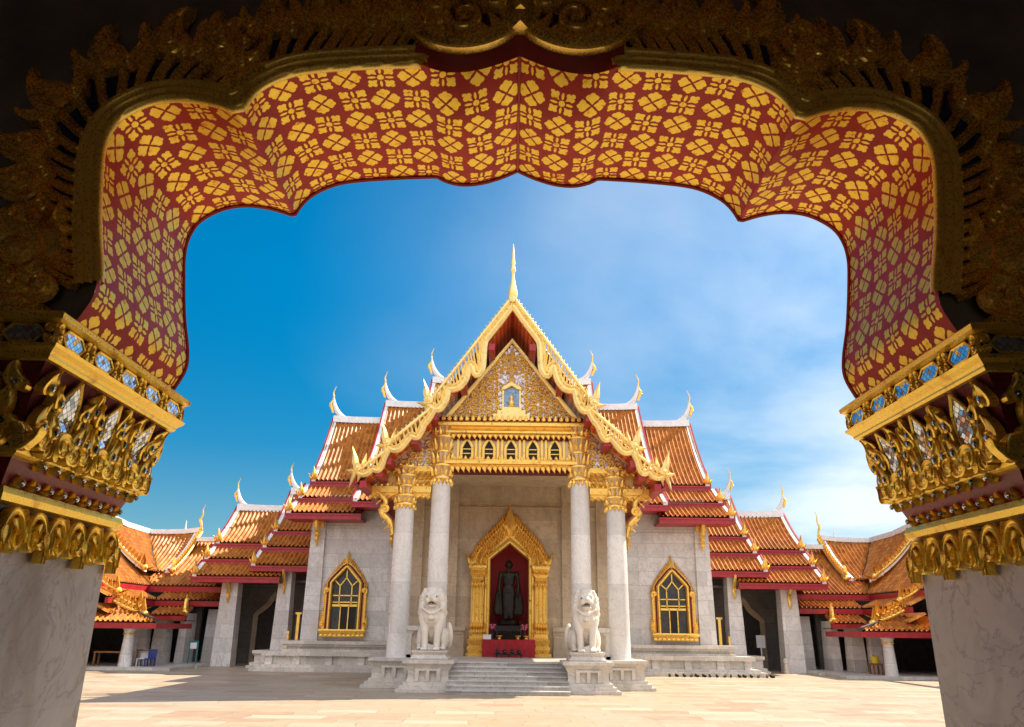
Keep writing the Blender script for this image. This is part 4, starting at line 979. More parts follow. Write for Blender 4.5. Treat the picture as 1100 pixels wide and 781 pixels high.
# half pediments over the outer columns and their beams
for sx in (-1, 1):
    mb = MB(sx); mb.prism([(2.35, 6.80), (4.30, 6.66), (4.05, 6.90), (2.70, 8.1), (2.35, 8.1)], EY + .25, EY + .55); sp = mb.build('side_pediment', 'pediment_ground', hall)
    mb = MB(sx)
    for (x, z) in ((2.78, 7.02), (3.06, 7.02), (3.34, 7.0), (3.6, 6.95), (2.75, 7.3), (3.05, 7.3), (2.74, 7.58), (3.3, 7.2)): mb.scroll((x, EY + .24, z), Z3, X3, NEG, .13, .034, .07, 1.3, x * 7, 1 if x * 10 % 2 > 1 else -1, 14)
    mb.sweep([(4.1, 6.84), (2.72, 8.08)], [(-.04, .2), (-.04, .08), (.05, .08), (.05, .2)], EY)
    mb.build('side_carving', 'gold_carved', sp, smooth=45)
    mb = MB(sx)
    for (z0, z1, xa, xb, dep) in ((6.62, 6.80, 2.55, 4.35, .2), (5.92, 6.12, 2.62, 4.72, .2), (5.80, 5.92, 2.65, 4.6, .12)): mb.box(xa, xb, EY + .22 - dep, EY + .5, z0, z1)
    for k in range(9): mb.flame((2.7 + .2 * k, EY + .02, 6.64), Z3 * .0 - Z3, X3, NEG, .15, .075, .05, .2, .04)
    for k in range(11): mb.flame((2.7 + .19 * k, EY + .08, 5.84), -Z3, X3, NEG, .17, .075, .05, .2, .04)
    for k in range(9): mb.flame((2.7 + .2 * k, EY + .1, 6.80), Z3, X3, NEG, .15, .07, .04, 0, .04)
    for k in range(10): mb.flame((2.7 + .2 * k, EY + .1, 6.12), Z3, X3, NEG, .15, .07, .04, 0, .04)
    for r_ in range(2):
        for k in range(4): mb.scroll((2.72 + .13 * k, EY + .2, 6.27 + .17 * r_), Z3, X3, NEG, .065, .022, .05, 1.2, k, 1, 10)
    mb.build('beam', 'gold', hall, smooth=45)
    mb = MB(sx); mb.box(2.55, 4.2, EY + .25, EY + .52, 5.9, 6.7); mb.build('beam_panel', 'gold_carved', hall)
    mb = MB(sx); mb.box(2.55, 2.72, EY + .3, EY + .5, 6.4, 6.9); mb.build('beam_end', 'gold', hall)

# ---- portico roof: three stepped slopes a side, red boarded soffits, serpent bargeboards
BY = 24.3
T = [((0, 12.44), (-2.78, 8.50)), ((-2.55, 8.52), (-4.18, 7.00)), ((-3.95, 7.05), (-4.92, 6.25))]
for sx in (-1, 1):
    first = None
    for i, (a, b) in enumerate(T):
        # slope sheets: ribs run down the slope, sheet spans along y
        mb = MB(sx * 1); n = 6; y0, y1 = BY + .12, (37.9, 34.2, 33.6)[i]
        pts_ = [(a[0] + (b[0] - a[0]) * k / n, a[1] + (b[1] - a[1]) * k / n - .05 * math.sin(math.pi * k / n) * (a[1] - b[1])) for k in range(n + 1)]
        ribs = int((y1 - y0) / .20); vs = []; uv = []; ys = []
        for k in range(ribs):
            for o, h in ((0, 0), (.24, .1), (.33, .8), (.5, 1), (.67, .8), (.76, .1)): ys.append((y0 + (k + o) * .20, h))
        for j, (x, z) in enumerate(pts_):
            for y, h in ys: vs.append((-x + .7 * .05 * h, y, z + .7 * .05 * h)); uv.append((y + 20, j * .8))
        m = len(ys); fs = [(j * m + k, j * m + k + 1, (j + 1) * m + k + 1, (j + 1) * m + k) for j in range(n) for k in range(m - 1)]
        mb.add(vs, fs, [[uv[q] for q in f] for f in fs]); t = mb.build('portico_roof', 'roof_tile', hall, smooth=60)
        # soffit boards
        mb = MB(sx); L0 = 0
        for k in range(n):
            (xa, za), (xb, zb) = pts_[k], pts_[k + 1]; d = math.dist(pts_[k], pts_[k + 1]); o = .16
            q = [(-xa - o * .6, BY + .16, za - o), (-xb - o * .6, BY + .16, zb - o), (-xb - o * .6, 29.5, zb - o), (-xa - o * .6, 29.5, za - o)]
            mb.poly(q, [(BY, L0), (BY, L0 + d), (29.5, L0 + d), (29.5, L0)]); L0 += d
        mb.build('soffit', 'red_soffit_gold', t)
        mb = MB(sx); tt = t                                         # purlins running back under the boards
        for k in ((2, 4, 6) if i == 0 else (3, 6)):
            x, z = pts_[k]; mb.box(-x - .34, -x - .12, BY + .05, 29.4, z - .36, z - .14)
        x, z = pts_[-1]; mb.box(-x - .02, -x + .10, BY + .05, (34, 34, 33.3)[i], z - .22, z + .0)
        mb.build('purlin', 'red_lacquer', t)
    # serpent bargeboards
    lines = [
        [(0, 12.30), (-.45, 11.62), (-.86, 11.05), (-.97, 10.80), (-1.00, 10.30), (-1.03, 9.92), (-1.18, 9.72), (-1.31, 10.00), (-1.45, 10.02), (-1.55, 9.60), (-1.72, 9.32), (-1.94, 9.22), (-2.12, 9.20), (-2.20, 8.82), (-2.34, 8.56), (-2.52, 8.52), (-2.68, 8.66), (-2.76, 8.88)],
        [(-2.50, 8.62), (-2.66, 8.26), (-2.86, 7.98), (-2.96, 7.70), (-3.08, 7.55), (-3.24, 7.60), (-3.40, 7.42), (-3.60, 7.18), (-3.80, 7.14), (-3.95, 7.25), (-4.05, 7.45)],
        [(-3.92, 7.20), (-4.06, 6.90), (-4.14, 6.62), (-4.24, 6.45), (-4.42, 6.50), (-4.55, 6.38), (-4.72, 6.32), (-4.88, 6.42), (-4.94, 6.62)]]
    uppers = [T[0], T[1], T[2]]
    for i, ln in enumerate(lines):
        mb = MB(sx); P_ = catmull([(-x, z) for x, z in ln], 4); n = len(P_); wv = (.145, .125, .11)[i]
        vs = []
        for k, (x, z) in enumerate(P_):
            a_, b_ = P_[max(k - 1, 0)], P_[min(k + 1, n - 1)]; d = Vector((b_[0] - a_[0], b_[1] - a_[1])).normalized(); nx, nz = -d.y, d.x
            ww = wv * (1.0 if k > 0 else 1)
            vs += [(x - nx * ww, BY + .10, z - nz * ww), (x - nx * ww, BY - .02, z - nz * ww), (x - nx * ww * .4, BY - .09, z - nz * ww * .4), (x + nx * ww * .3, BY - .03, z + nz * ww * .3), (x + nx * ww * .55, BY - .08, z + nz * ww * .55), (x + nx * ww, BY - .01, z + nz * ww), (x + nx * ww, BY + .10, z + nz * ww)]
        mb.add(vs, [(k * 7 + j, k * 7 + j + 1, (k + 1) * 7 + j + 1, (k + 1) * 7 + j) for k in range(n - 1) for j in range(6)] + [(k * 7 + 6, k * 7, (k + 1) * 7, (k + 1) * 7 + 6) for k in range(n - 1)])
        bb = mb.build('bargeboard', 'gold_pale', hall, smooth=40)
        # comb of fins along the back
        mb = MB(sx); a, b = uppers[i]; a = (-a[0], a[1] + (.10 if i == 0 else .08)); b = (-b[0] - (.0 if i == 0 else .0), b[1] + .12)
        d = Vector((b[0] - a[0], 0, b[1] - a[1])); L = d.length; d.normalize(); nn = Vector((-d.z, 0, d.x)); nf = int(L / .165)
        rail0 = Vector((a[0], BY - .02, a[1]))
        if i == 0: 
            A_, B_ = rail0, Vector((b[0], BY - .02, b[1]))
        mb.tube([rail0, rail0 + d * L * .5, rail0 + d * L * .94], [.055, .055, .045], 7)
        for k in range(nf):
            t_ = (k + .5) / nf
            if t_ > .93: continue
            p = rail0 + d * (L * t_) - nn * .10
            # fin stands on the board below: find the drop to it
            zb_ = min((abs(q[0] - p.x), q[1]) for q in P_ if True)[1]
            base = Vector((p.x, BY - .02, max(zb_, p.z - .75)))
            mb.flame(base, (p + nn * .14 - base).normalized(), X3, NEG, (p + nn * .16 - base).length + .05, .048, .05, .05, .05, [(0, .9), (.3, .8), (.6, .8), (.8, 1.0), (.92, .7)])
        mb.build('roof_fins', 'gold_pale', bb, smooth=45)
        # serpent head with its flames at the lower end
        mb = MB(sx); ex, ez = P_[-1]; k_ = (.86, .84, .8)[i]
        def head_flame(dx, dz_, ang, h, wd, bend): u = Vector((math.sin(ang), 0, math.cos(ang))); mb.flame((ex + dx, BY - .03, ez + dz_), u, u.cross(NEG) * -1, NEG, h * k_, wd * k_, .08, bend, .09)
        head_flame(0, -.15, .12, .95, .13, -.10); head_flame(-.22, -.12, -.05, .62, .085, .12); head_flame(-.38, -.05, -.1, .42, .06, .1)
        head_flame(.05, -.25, 1.1, .34, .09, -.3); mb.scroll((ex - .05, BY - .06, ez - .12), Z3, X3, NEG, .13 * k_, .06, .05, 1.2, 1., 1)
        if i == 2: head_flame(.02, -.2, 2.95, .72, .08, .1); head_flame(-.12, -.28, 3.1, .4, .06, .1)
        if i < 2: head_flame(-.02, -.2, 3.0, .5, .10, .1)
        mb.build('serpent_head', 'gold_pale', bb, smooth=45)
# apex finial
mb = MB(); mb.lathe(0, BY - .02, [(.03, 12.30), (.13, 12.42), (.17, 12.58), (.155, 12.74), (.10, 12.98), (.065, 13.2), (.055, 13.38), (.07, 13.44), (.105, 13.52), (.075, 13.62), (.06, 13.72), (.085, 13.80), (.055, 13.95), (.045, 14.12), (.03, 14.35), (.004, 14.58)], 14)
mb.flame((.0, BY - .12, 12.3), Z3, X3, NEG, .5, .13, .06)
mb.build('apex_finial', 'gold_pale', hall, smooth=40)

# ================================================================== LION STATUES
def lion():
    root = thing('lion_statue', 'white marble guardian lion on the left of the steps, mostly in shade', 'statue', (-2.26, 23.95, .84), 'guardian lions flanking the steps')
    ox, oy, oz = -2.26, 23.95, .84
    mb = MB(); mb.tiers(ox, oy, .48, .52, [(0 + oz, .05), (.04 + oz, .06), (.10 + oz, .0), (.14 + oz, -.03), (.17 + oz, .0), (.21 + oz, .03), (.245 + oz, .03)]); mb.build('base', 'marble_plinth', root)
    b = oz + .24; k = 1.03
    mb = MB()
    def E(x, y, z, rx, ry, rz, rot=None): mb.ell((ox + x * k * .9, oy + y * k, b + z * k), (rx * k * .9, ry * k, rz * k), rot)
    def C(p, q, ra, rb): mb.cap((ox + p[0] * k * .9, oy + p[1] * k, b + p[2] * k), (ox + q[0] * k * .9, oy + q[1] * k, b + q[2] * k), ra * k * .94, rb * k * .94)
    for s_ in (-1, 1):
        C((s_ * .185, -.26, .10), (s_ * .20, -.24, .48), .095, .11); C((s_ * .20, -.24, .48), (s_ * .24, -.12, .88), .115, .19)
        E(s_ * .19, -.36, .055, .115, .17, .07)
        for q in (-.07, 0, .07): E(s_ * .19 + q, -.50, .045, .038, .05, .042)
        E(s_ * .34, .18, .30, .16, .34, .34); E(s_ * .36, -.08, .06, .10, .2, .065); C((s_ * .36, .0, .25), (s_ * .35, -.08, .08), .11, .07)
        E(s_ * .30, -.08, 1.16, .16, .22, .24); E(s_ * .37, -.02, 1.02, .11, .14, .12); E(s_ * .29, -.12, 1.42, .10, .15, .20)   # mane
        for q in range(4): E(s_ * (.34 + .03 * (q % 2)), -.16 + .1 * (q % 2), 1.00 + .14 * q, .07, .07, .07)
        E(s_ * .135, -.42, 1.50, .075, .07, .055); E(s_ * .12, -.47, 1.33, .10, .10, .075); E(s_ * .25, -.2, 1.60, .07, .06, .09)
    E(0, -.10, .92, .36, .32, .36); E(0, .20, .62, .33, .40, .48); E(0, -.02, 1.12, .34, .28, .26); E(0, -.16, 1.42, .29, .27, .27)
    E(0, -.16, 1.62, .22, .22, .12); E(0, -.10, 1.68, .12, .14, .08); E(0, -.42, 1.40, .17, .16, .11); E(0, -.36, 1.19, .165, .18, .06); E(0, -.54, 1.42, .07, .06, .045)
    for q in range(11):
        a = math.pi * (q / 10) ; E(.335 * math.cos(a), -.20, 1.36 + .33 * math.sin(a), .055, .06, .055); E(.40 * math.cos(a), -.02, 1.34 + .36 * math.sin(a), .06, .07, .06)
    for s_ in (-1, 1):
        for q in range(5): E(s_ * (.05 + .06 * q), -.42 + .02 * q, .99 + .035 * q, .04, .045, .04)
    E(0, -.34, 1.02, .22, .10, .10); E(0, -.42, .86, .10, .06, .06)
    P_ = catmull([(ox + .30, oy + .5, b + .12), (ox + .48, oy + .40, b + .12), (ox + .53, oy + .25, b + .36), (ox + .50, oy + .2, b + .62), (ox + .46, oy + .26, b + .78)], 4)
    mb.tube(P_, [.06, .06, .06, .065, .065, .07, .07, .075, .08, .085, .09, .09, .09, .085, .075, .06, .03], 8)
    body = mb.build('body', 'marble_lion', root); fuse(body, .020, 2)
    mb = MB(); mb.ell((ox, oy - .42 * k, b + 1.275 * k), (.155 * k, .135 * k, .028 * k)); mb.build('mouth', 'void_dark', root)
    mb = MB()
    for q in range(7): mb.box(ox + (-.12 + .04 * q - .013), ox + (-.12 + .04 * q + .013), oy - (.56 - .18 * (abs(q - 3) / 3) ** 2), oy - (.50 - .18 * (abs(q - 3) / 3) ** 2), b + 1.285, b + 1.325)
    mb.build('teeth', 'marble_lion', root)
    mb = MB()
    for s_ in (-1, 1): mb.ell((ox + s_ * .125, oy - .475, b + 1.485), (.03, .03, .026))
    mb.build('eyes', 'dark_interior', root, smooth=True)
    return root
li = lion()
l2 = copy_tree(li, (2.26, 23.95, .84)); l2.scale.x = -1; l2['label'] = 'white marble guardian lion on the right of the steps, sunlit along its right flank'
for sx in (-1, 1):
    mb = MB(sx); pedestal(mb, 2.26, 23.95, .72, .80, .84)
    tag(mb.build('statue_pedestal', 'marble_plinth', None, origin=(sx * 2.26, 23.95, 0)), 'stepped marble pedestal under the %s lion' % ('left' if sx < 0 else 'right'), 'pedestal', 'pedestals of the guardian lions')

# ================================================================== BUDDHA IN THE NICHE
bu = thing('standing_statue', 'dark bronze standing Buddha in a long robe inside the red niche', 'statue', (0, 29.55, 1.34))
bx, by, bz = -.02, 29.75, 1.98
mb = MB(); k = 1.0
for s_ in (-1, 1):
    mb.cap((bx + s_ * .11, by, bz + .05), (bx + s_ * .13, by, bz + 1.05), .075, .13); mb.ell((bx + s_ * .12, by - .09, bz + .04), (.07, .15, .045))
    mb.cap((bx + s_ * .30, by + .02, bz + 1.68), (bx + s_ * .36, by + .02, bz + 1.28), .085, .065); mb.cap((bx + s_ * .36, by + .02, bz + 1.28), (bx + s_ * .34, by - .06, bz + .98), .065, .045)
    mb.ell((bx + s_ * .34, by - .07, bz + .90), (.035, .045, .075))
    for q in range(4): mb.cap((bx + s_ * .34, by - .11 + .028 * q, bz + .85), (bx + s_ * .34, by - .125 + .03 * q, bz + .75 + .012 * abs(q - 1)), .014, .011)
    mb.cap((bx + s_ * .325, by - .11, bz + .92), (bx + s_ * .30, by - .15, bz + .86), .015, .012)
    P_ = catmull([(bx + s_ * .36, by + .05, bz + 1.25), (bx + s_ * .40, by + .05, bz + .95), (bx + s_ * .44, by + .05, bz + .6), (bx + s_ * .46, by + .05, bz + .34), (bx + s_ * .40, by + .05, bz + .22)], 4)
    mb.tube(P_, [.06 + .05 * math.sin(math.pi * i / (len(P_) - 1) * .8) for i in range(len(P_))], 8, .6)
    mb.ell((bx + s_ * .29, by + .06, bz + .58), (.16, .05, .42)); mb.ell((bx + s_ * .14, by - .01, bz + 2.0 - .03), (.022, .03, .075))
mb.ell((bx, by + .01, bz + .62), (.25, .13, .58)); mb.ell((bx, by, bz + 1.12), (.25, .15, .24)); mb.ell((bx, by, bz + 1.45), (.235, .15, .30)); mb.ell((bx, by, bz + 1.62), (.31, .13, .14))
mb.cap((bx, by, bz + 1.72), (bx, by - .01, bz + 1.88), .085, .08); mb.ell((bx, by - .02, bz + 1.98), (.125, .135, .155)); mb.ell((bx, by + .01, bz + 2.10), (.09, .09, .07)); mb.cap((bx, by, bz + 2.14), (bx, by, bz + 2.26), .035, .01)
mb.cap((bx, by - .15, bz + 2.0), (bx, by - .165, bz + 1.955), .014, .02); mb.ell((bx, by - .145, bz + 1.905), (.04, .02, .012))
for s_ in (-1, 1): mb.ell((bx + s_ * .048, by - .14, bz + 2.005), (.03, .016, .012))
bo = mb.build('figure', 'bronze_black', bu); fuse(bo, .016, 2)
mb = MB(); mb.lathe(bx, by, [(.42, 1.60), (.44, 1.66), (.36, 1.72), (.40, 1.80), (.44, 1.86), (.38, 1.90), (.40, 1.97), (.36, 1.99)], 20); mb.box(bx - .5, bx + .5, by - .42, by + .42, 1.345, 1.60); mb.build('pedestal', 'bronze_black', bu)

# altar, offerings
mb = MB(); pts_ = []
for k in range(41):
    x = -.93 + 1.86 * k / 40; pts_.append((x, 28.72 + .003 * math.sin(k * 1.7) + .002 * math.sin(k * 4.1)))
vs = [(x, y, .765) for x, y in pts_] + [(x, y, 1.33) for x, y in pts_]; mb.add(vs, [(k, k + 1, k + 42, k + 41) for k in range(40)])
mb.box(-.93, .93, 28.735, 30.4, .765, 1.338)
tag(mb.build('altar', 'red_cloth', None, origin=(0, 29.2, .76)), 'low altar draped in red cloth in front of the niche', 'altar')
tb = thing('offering_table', 'small dark lacquered offering table on the red altar', 'table', (-.02, 28.98, 1.34))
mb = MB(); mb.box(-.50, .46, 28.84, 29.12, 1.74, 1.80); mb.box(-.46, .42, 28.86, 29.10, 1.66, 1.74)
for k in range(11): mb.flame((-.44 + .085 * k, 28.85, 1.68), -Z3, X3, NEG, .11, .035, .02, 0, .02)
mb.build('tabletop', 'bronze_black', tb)
for x in (-.46, .38):
    for y in (28.87, 29.05):
        mb = MB(); mb.tube([(x + .02, y, 1.70), (x + .05, y, 1.55), (x + .01, y, 1.42), (x + .0, y - .03, 1.345)], [.035, .028, .026, .035], 8); mb.build('leg', 'bronze_black', tb)
for i, (x, s_) in enumerate(((-.58, 1), (.55, -1))):
    mb = MB(); random.seed(i)
    for k in range(26): mb.ell((x + random.uniform(-.10, .14) * 1 * s_, 28.92 + random.uniform(-.05, .05), 1.74 + random.uniform(-.06, .10)), (.035, .03, .03), None, 6, 4)
    t = thing('flower_vase', 'small vase of pink and white flowers at the %s end of the dark offering table' % ('left' if i == 0 else 'right'), 'vase', (x, 28.92, 1.34), 'flower vases on the altar')
    mb.build('flowers', 'flower_pink', t, smooth=True)
    mb = MB(); mb.lathe(x, 28.92, [(.05, 1.345), (.03, 1.40), (.06, 1.52), (.035, 1.64), (.05, 1.70)], 12); mb.build('vase', 'bronze_black', t, smooth=True)
for i, x in enumerate((-.33, .33, .62)):
    mb = MB(); mb.lathe(x, 28.86, [(.06, 1.342), (.07, 1.36), (.05, 1.39), (.11, 1.46), (.105, 1.47), (.04, 1.41)], 14); tag(mb.build('offering_bowl', 'gold', None, True, origin=(x, 28.86, 1.34)), ('gold offering bowl under the left half of the dark table', 'gold offering bowl under the right half of the dark table', 'gold offering bowl to the right of the dark table, by the gilded jamb')[i], 'bowl', 'gold bowls on the altar')
mb = MB(); mb.box(-.90, -.62, 28.78, 28.90, 1.342, 1.50); mb.box(-.90, -.62, 28.775, 28.78, 1.47, 1.49); tag(mb.build('donation_box', 'paper_white', None, origin=(-.76, 28.84, 1.34)), 'small white box on the left end of the red altar', 'box')
rk = thing('incense_stand', 'low dark metal incense stand on the floor in front of the red altar', 'incense stand', (0, 28.4, .76))
mb = MB(); mb.box(-.50, .50, 28.33, 28.47, .84, .89)
for x in (-.42, 0, .42): mb.tube([(x, 28.40, .85), (x + .03, 28.36, .80), (x, 28.34, .765)], [.03, .025, .03], 7)
mb.build('rack', 'bronze_black', rk)
for x in (-.38, -.14, .12, .36):
    mb = MB(); mb.lathe(x, 28.40, [(.05, .892), (.07, .93), (.055, .98), (.07, 1.0)], 10); mb.tube([(x, 28.40, .99), (x + .02, 28.40, 1.09)], .008, 5); mb.tube([(x - .02, 28.4, .99), (x - .03, 28.4, 1.08)], .008, 5); mb.build('incense_pot', 'bronze_black', rk, True)

# ================================================================== CLOISTER GALLERIES
def sheet_y(mb, sgn_x, y0, y1, prof, rib=RIB, amp=.085):
    """ribbed slope falling along x: prof=[(x,z)] top to bottom; y limits numbers or functions of t"""
    f0 = y0 if callable(y0) else (lambda t: y0); f1 = y1 if callable(y1) else (lambda t: y1)
    L = [0]
    for a, b in zip(prof, prof[1:]): L.append(L[-1] + math.dist(a, b))
    ya = min(f0(0), f0(1)); yb = max(f1(0), f1(1)); n = max(1, int((yb - ya) / rib)); ys = []
    for k in range(n):
        for o, h in ((0, 0), (.24, .12), (.33, .72), (.5, 1), (.67, .72), (.76, .12)): ys.append((ya + (k + o) * rib, h))
    ys.append((yb, 0)); m = len(ys); vs = []; uv = []
    for i, (x, z) in enumerate(prof):
        a, b = prof[max(i - 1, 0)], prof[min(i + 1, len(prof) - 1)]; dx, dz_ = b[0] - a[0], b[1] - a[1]; q = math.hypot(dx, dz_); nx, nz = -dz_ / q, dx / q
        if nz < 0: nx, nz = -nx, -nz
        t = L[i] / L[-1]
        for y, h in ys: vs.append((x + nx * h * amp, min(max(y, f0(t)), f1(t)), z + nz * h * amp)); uv.append((y + 30, L[i]))
    fs = [(i * m + k, i * m + k + 1, (i + 1) * m + k + 1, (i + 1) * m + k) for i in range(len(prof) - 1) for k in range(m - 1)]
    mb.add(vs, fs, [[uv[q] for q in f] for f in fs])
def band_pts(mb, P_, wv, up, dn):                           # strip along a 3-d polyline, widened along wv
    wv = Vector(wv)
    for a, b in zip(P_, P_[1:]):
        vs = [Vector(p) + wv * s_ + Z3 * d for p in (a, b) for s_ in (-.5, .5) for d in (up, -dn)]
        mb.add(vs, [(0, 2, 6, 4), (1, 5, 7, 3), (0, 4, 5, 1), (2, 3, 7, 6), (0, 1, 3, 2), (4, 6, 7, 5)])
def naga_edge(mb, P_, hgt=.30, step=.22, side=NEG, head=True):
    """gilded serpent bargeboard with flames along a 3-d polyline"""
    P_ = [Vector(p) for p in P_]; mb.tube(catmull([tuple(p) for p in P_], 4), .065, 7)
    Q = resample([tuple(p) for p in P_], step)
    for a, b in zip(Q, Q[1:]):
        a, b = Vector(a), Vector(b); d = (b - a).normalized(); s_ = d.cross(Z3).normalized(); up = s_.cross(d)
        mb.flame(a + up * .05, (up + Z3 * .5 - d * .2).normalized(), d, s_, hgt, .085, .06, .1, .06)
    if head:
        e = P_[-1]; d = (P_[-1] - P_[-2]); d.z = 0; d.normalize(); s_ = d.cross(Z3).normalized()
        mb.flame(e - d * .1 - Z3 * .1, (Z3 + d * .15).normalized(), d, s_, .75, .13, .09, -.12, .09); mb.flame(e + d * .05 - Z3 * .12, (Z3 * .5 + d).normalized(), d, s_, .38, .10, .08, .3, .08); mb.flame(e - d * .35, Z3, d, s_, .5, .09, .07, .1, .07)
        mb.ell(e, (.16, .14, .15), None, 8, 6)
def gallery(sx):
    side = 'left' if sx < 0 else 'right'
    ga = thing('cloister_gallery', '%s cloister gallery under orange corner roofs, %s' % (side, 'blue and white chairs in its porch' if sx < 0 else 'yellow bucket in its porch'), 'gallery', (sx * 16, 38, 0), 'cloister galleries at the corners of the court')
    VX = 17.0                                               # inner corner of the eaves
    # lower cross gallery (slope towards the court, ridge along x) meeting the side gallery in a valley
    yE, zE, yR, zR = 37.8, 3.45, 42.0, 6.1
    def xv(t): return VX + 2.4 * (1 - t)                    # valley runs up and out
    pf = sag(yR, zR, yE, zE, 6, .06)
    mb = MB(sx); sheet(mb, 13.2, xv, pf)
    pf2 = [(VX + 2.4 * (1 - i / 6), zR + (zE - zR) * i / 6 - .06 * (zR - zE) * math.sin(math.pi * i / 6)) for i in range(7)]
    sheet_y(mb, 1, 7, lambda t: yR + (yE - yR) * t, pf2)
    rt = mb.build('roof_tier', 'roof_tile', ga, smooth=60)
    mb = MB(sx); mb.box(13.2, VX + .1, yE - .03, yE + .12, zE - .30, zE - .05); mb.box(VX + .0, VX + .14, 7, yE - .04, zE - .30, zE - .05); mb.build('fascia', 'red_lacquer', rt)
    # second and third tiers
    for (ya, za, yb, zb, xb, xa) in ((37.85, 3.12, 36.95, 2.78, 16.3, 13.3), (37.0, 2.46, 36.1, 2.12, 16.15, 14.45)):
        mb = MB(sx); sheet(mb, xa, xb, sag(ya, za, yb, zb, 3, .02)); sheet_y(mb, 1, 32.6, yb + .4, [(xb + .75, za), (xb + .35, (za + zb) / 2 - .01), (xb, zb)])
        t2 = mb.build('roof_tier', 'roof_tile', ga, smooth=60)
        mb = MB(sx); mb.box(xa - .05, xb + .06, yb - .03, yb + .12, zb - .27, zb - .05); mb.box(xb - .06, xb + .08, 32.6, yb - .04, zb - .27, zb - .05); mb.build('fascia', 'red_lacquer', t2)
    mb = MB(sx); naga_edge(mb, [(14.9, 37.2, 2.75), (14.6, 36.6, 2.45), (14.45, 36.1, 2.22)], .25); mb.build('serpent_eave', 'gold', rt, smooth=45)
    for pp in ([(16.6, 33.6, 3.0), (16.0, 33.6, 2.62), (15.3, 33.6, 2.38)], [(17.6, 33.2, 3.9), (16.8, 33.2, 3.3), (16.2, 33.2, 3.02)], [(16.3, 33.1, 2.62), (15.6, 33.1, 2.32), (14.9, 33.1, 2.1)]):
        mb = MB(sx); naga_edge(mb, pp, .25, .2); mb.build('serpent_eave', 'gold', rt, smooth=45)
    # raised corner roof: two slopes meeting in a valley, gilded verges both sides
    y0, z0, y1, z1 = 41.6, 6.30, 38.9, 4.15; vx0, vx1 = 18.95, 16.95
    def xv2(t): return vx0 + (vx1 - vx0) * t + .25
    def xl2(t): return 16.75 + .0 * t
    pf = sag(y0, z0, y1, z1, 7, .10)
    mb = MB(sx); sheet(mb, lambda t: 16.55 + .12 * t, xv2, pf)
    pfx = [(xv2(i / 7), z) for i, (y, z) in enumerate(pf)]; yl = lambda t: 36.6 + .9 * t
    sheet_y(mb, 1, yl, lambda t: y0 + (y1 - y0) * t, pfx)
    up = mb.build('corner_roof', 'roof_tile', ga, smooth=60)
    mb = MB(sx); band_pts(mb, [(16.4, y0, z0 + .2), (17.2, y0, z0 + .1), (18.1, y0, z0 + .06), (19.2, y0, z0 + .06), (19.2, 39, z0 + .1), (19.2, 36.5, z0 + .35)], (.0, .26, 0), .12, .12); band_pts(mb, [(19.2, y0, z0 + .07), (19.2, 39, z0 + .11), (19.2, 36.4, z0 + .36)], (.26, 0, 0), .12, .12); mb.build('ridge', 'white_plaster', up)
    mb = MB(sx); band_pts(mb, [(16.60 + .12 * i / 7, y, z) for i, (y, z) in enumerate(pf)], (.28, 0, 0), .11, .1); mb.build('verge', 'white_plaster', up); mb = MB(sx); band_pts(mb, [(x, yl(i / 7) + .05, z) for i, (x, z) in enumerate(pfx)], (0, .28, 0), .11, .1); mb.build('verge', 'white_plaster', up)
    mb = MB(sx); band_pts(mb, [(16.44 + .12 * i / 7, y - .0, z - .02) for i, (y, z) in enumerate(pf)], (.08, 0, 0), .14, .25); mb.box(16.6, 17.35, y1 - .05, y1 + .12, z1 - .34, z1 - .06); mb.build('fascia', 'red_lacquer', up)
    mb = MB(sx); band_pts(mb, [(16.7, y1 - .1, z1 - .40), (17.3, y1 - .1, z1 - .40)], (0, .3, 0), .05, .05); mb.build('flashing', 'white_plaster', up)
    mb = MB(sx); naga_edge(mb, [(16.38 + .10 * i / 7, y, z + .08) for i, (y, z) in list(enumerate(pf))[::1]], .32, .2); naga_edge(mb, [(x, yl(i / 7) - .1, z + .1) for i, (x, z) in enumerate(pfx)], .32, .2)
    mb.build('serpent_bargeboard', 'gold', up, smooth=45)
    horn(up, sx * 1, 16.45, y0, z0 + .05, .85, True)
    mbv = MB(sx); mbv.tube([(xv2(i / 7) - .02, y - .04, z + .05) for i, (y, z) in enumerate(pf)], .05, 6); mbv.build('valley_gutter', 'dark_interior', up)
    mb = MB(sx); mb.lathe(17.7, 42.6, [(.09, 6.2), (.12, 6.4), (.05, 6.7), (.03, 7.0), (.0, 7.15)], 8); mb.build('rear_finial', 'white_plaster', up)
    mb = MB(sx); band_pts(mb, [(14.6, 41.2, 5.95), (16.5, 41.2, 5.95)], (0, .5, 0), .1, .12); mb.build('low_ridge', 'white_plaster', rt)
    # low porch roof in front with a round column
    mb = MB(sx); sheet(mb, lambda t: 16.1 - 2.1 * t, 22, sag(33.7, 2.38, 32.2, 1.80, 4, .03)); pr_ = mb.build('porch_roof', 'roof_tile', ga, smooth=60)
    mb = MB(sx); mb.box(13.95, 22, 32.17, 32.32, 1.54, 1.75); mb.box(13.95, 14.1, 32.33, 35.8, 1.54, 1.75); mb.build('fascia', 'red_lacquer', pr_)
    mb = MB(sx); band_pts(mb, [(16.1, 33.7, 2.44), (15.05, 32.95, 2.12), (14.0, 32.2, 1.86)], (.12, 0, 0), .06, .05); mb.build('verge', 'dark_interior', pr_)
    mb = MB(sx); mb.lathe(15.15, 32.6, [(.26, .12), (.24, .25), (.19, 1.36), (.22, 1.38), (.22, 1.46), (.26, 1.5), (.26, 1.6)], 20); c = mb.build('round_column', 'marble_wall', ga, smooth=40)
    mb = MB(sx); mb.lathe(15.15, 32.6, [(.225, 1.30), (.24, 1.33), (.22, 1.37)], 16); mb.build('column_band', 'gold', c)
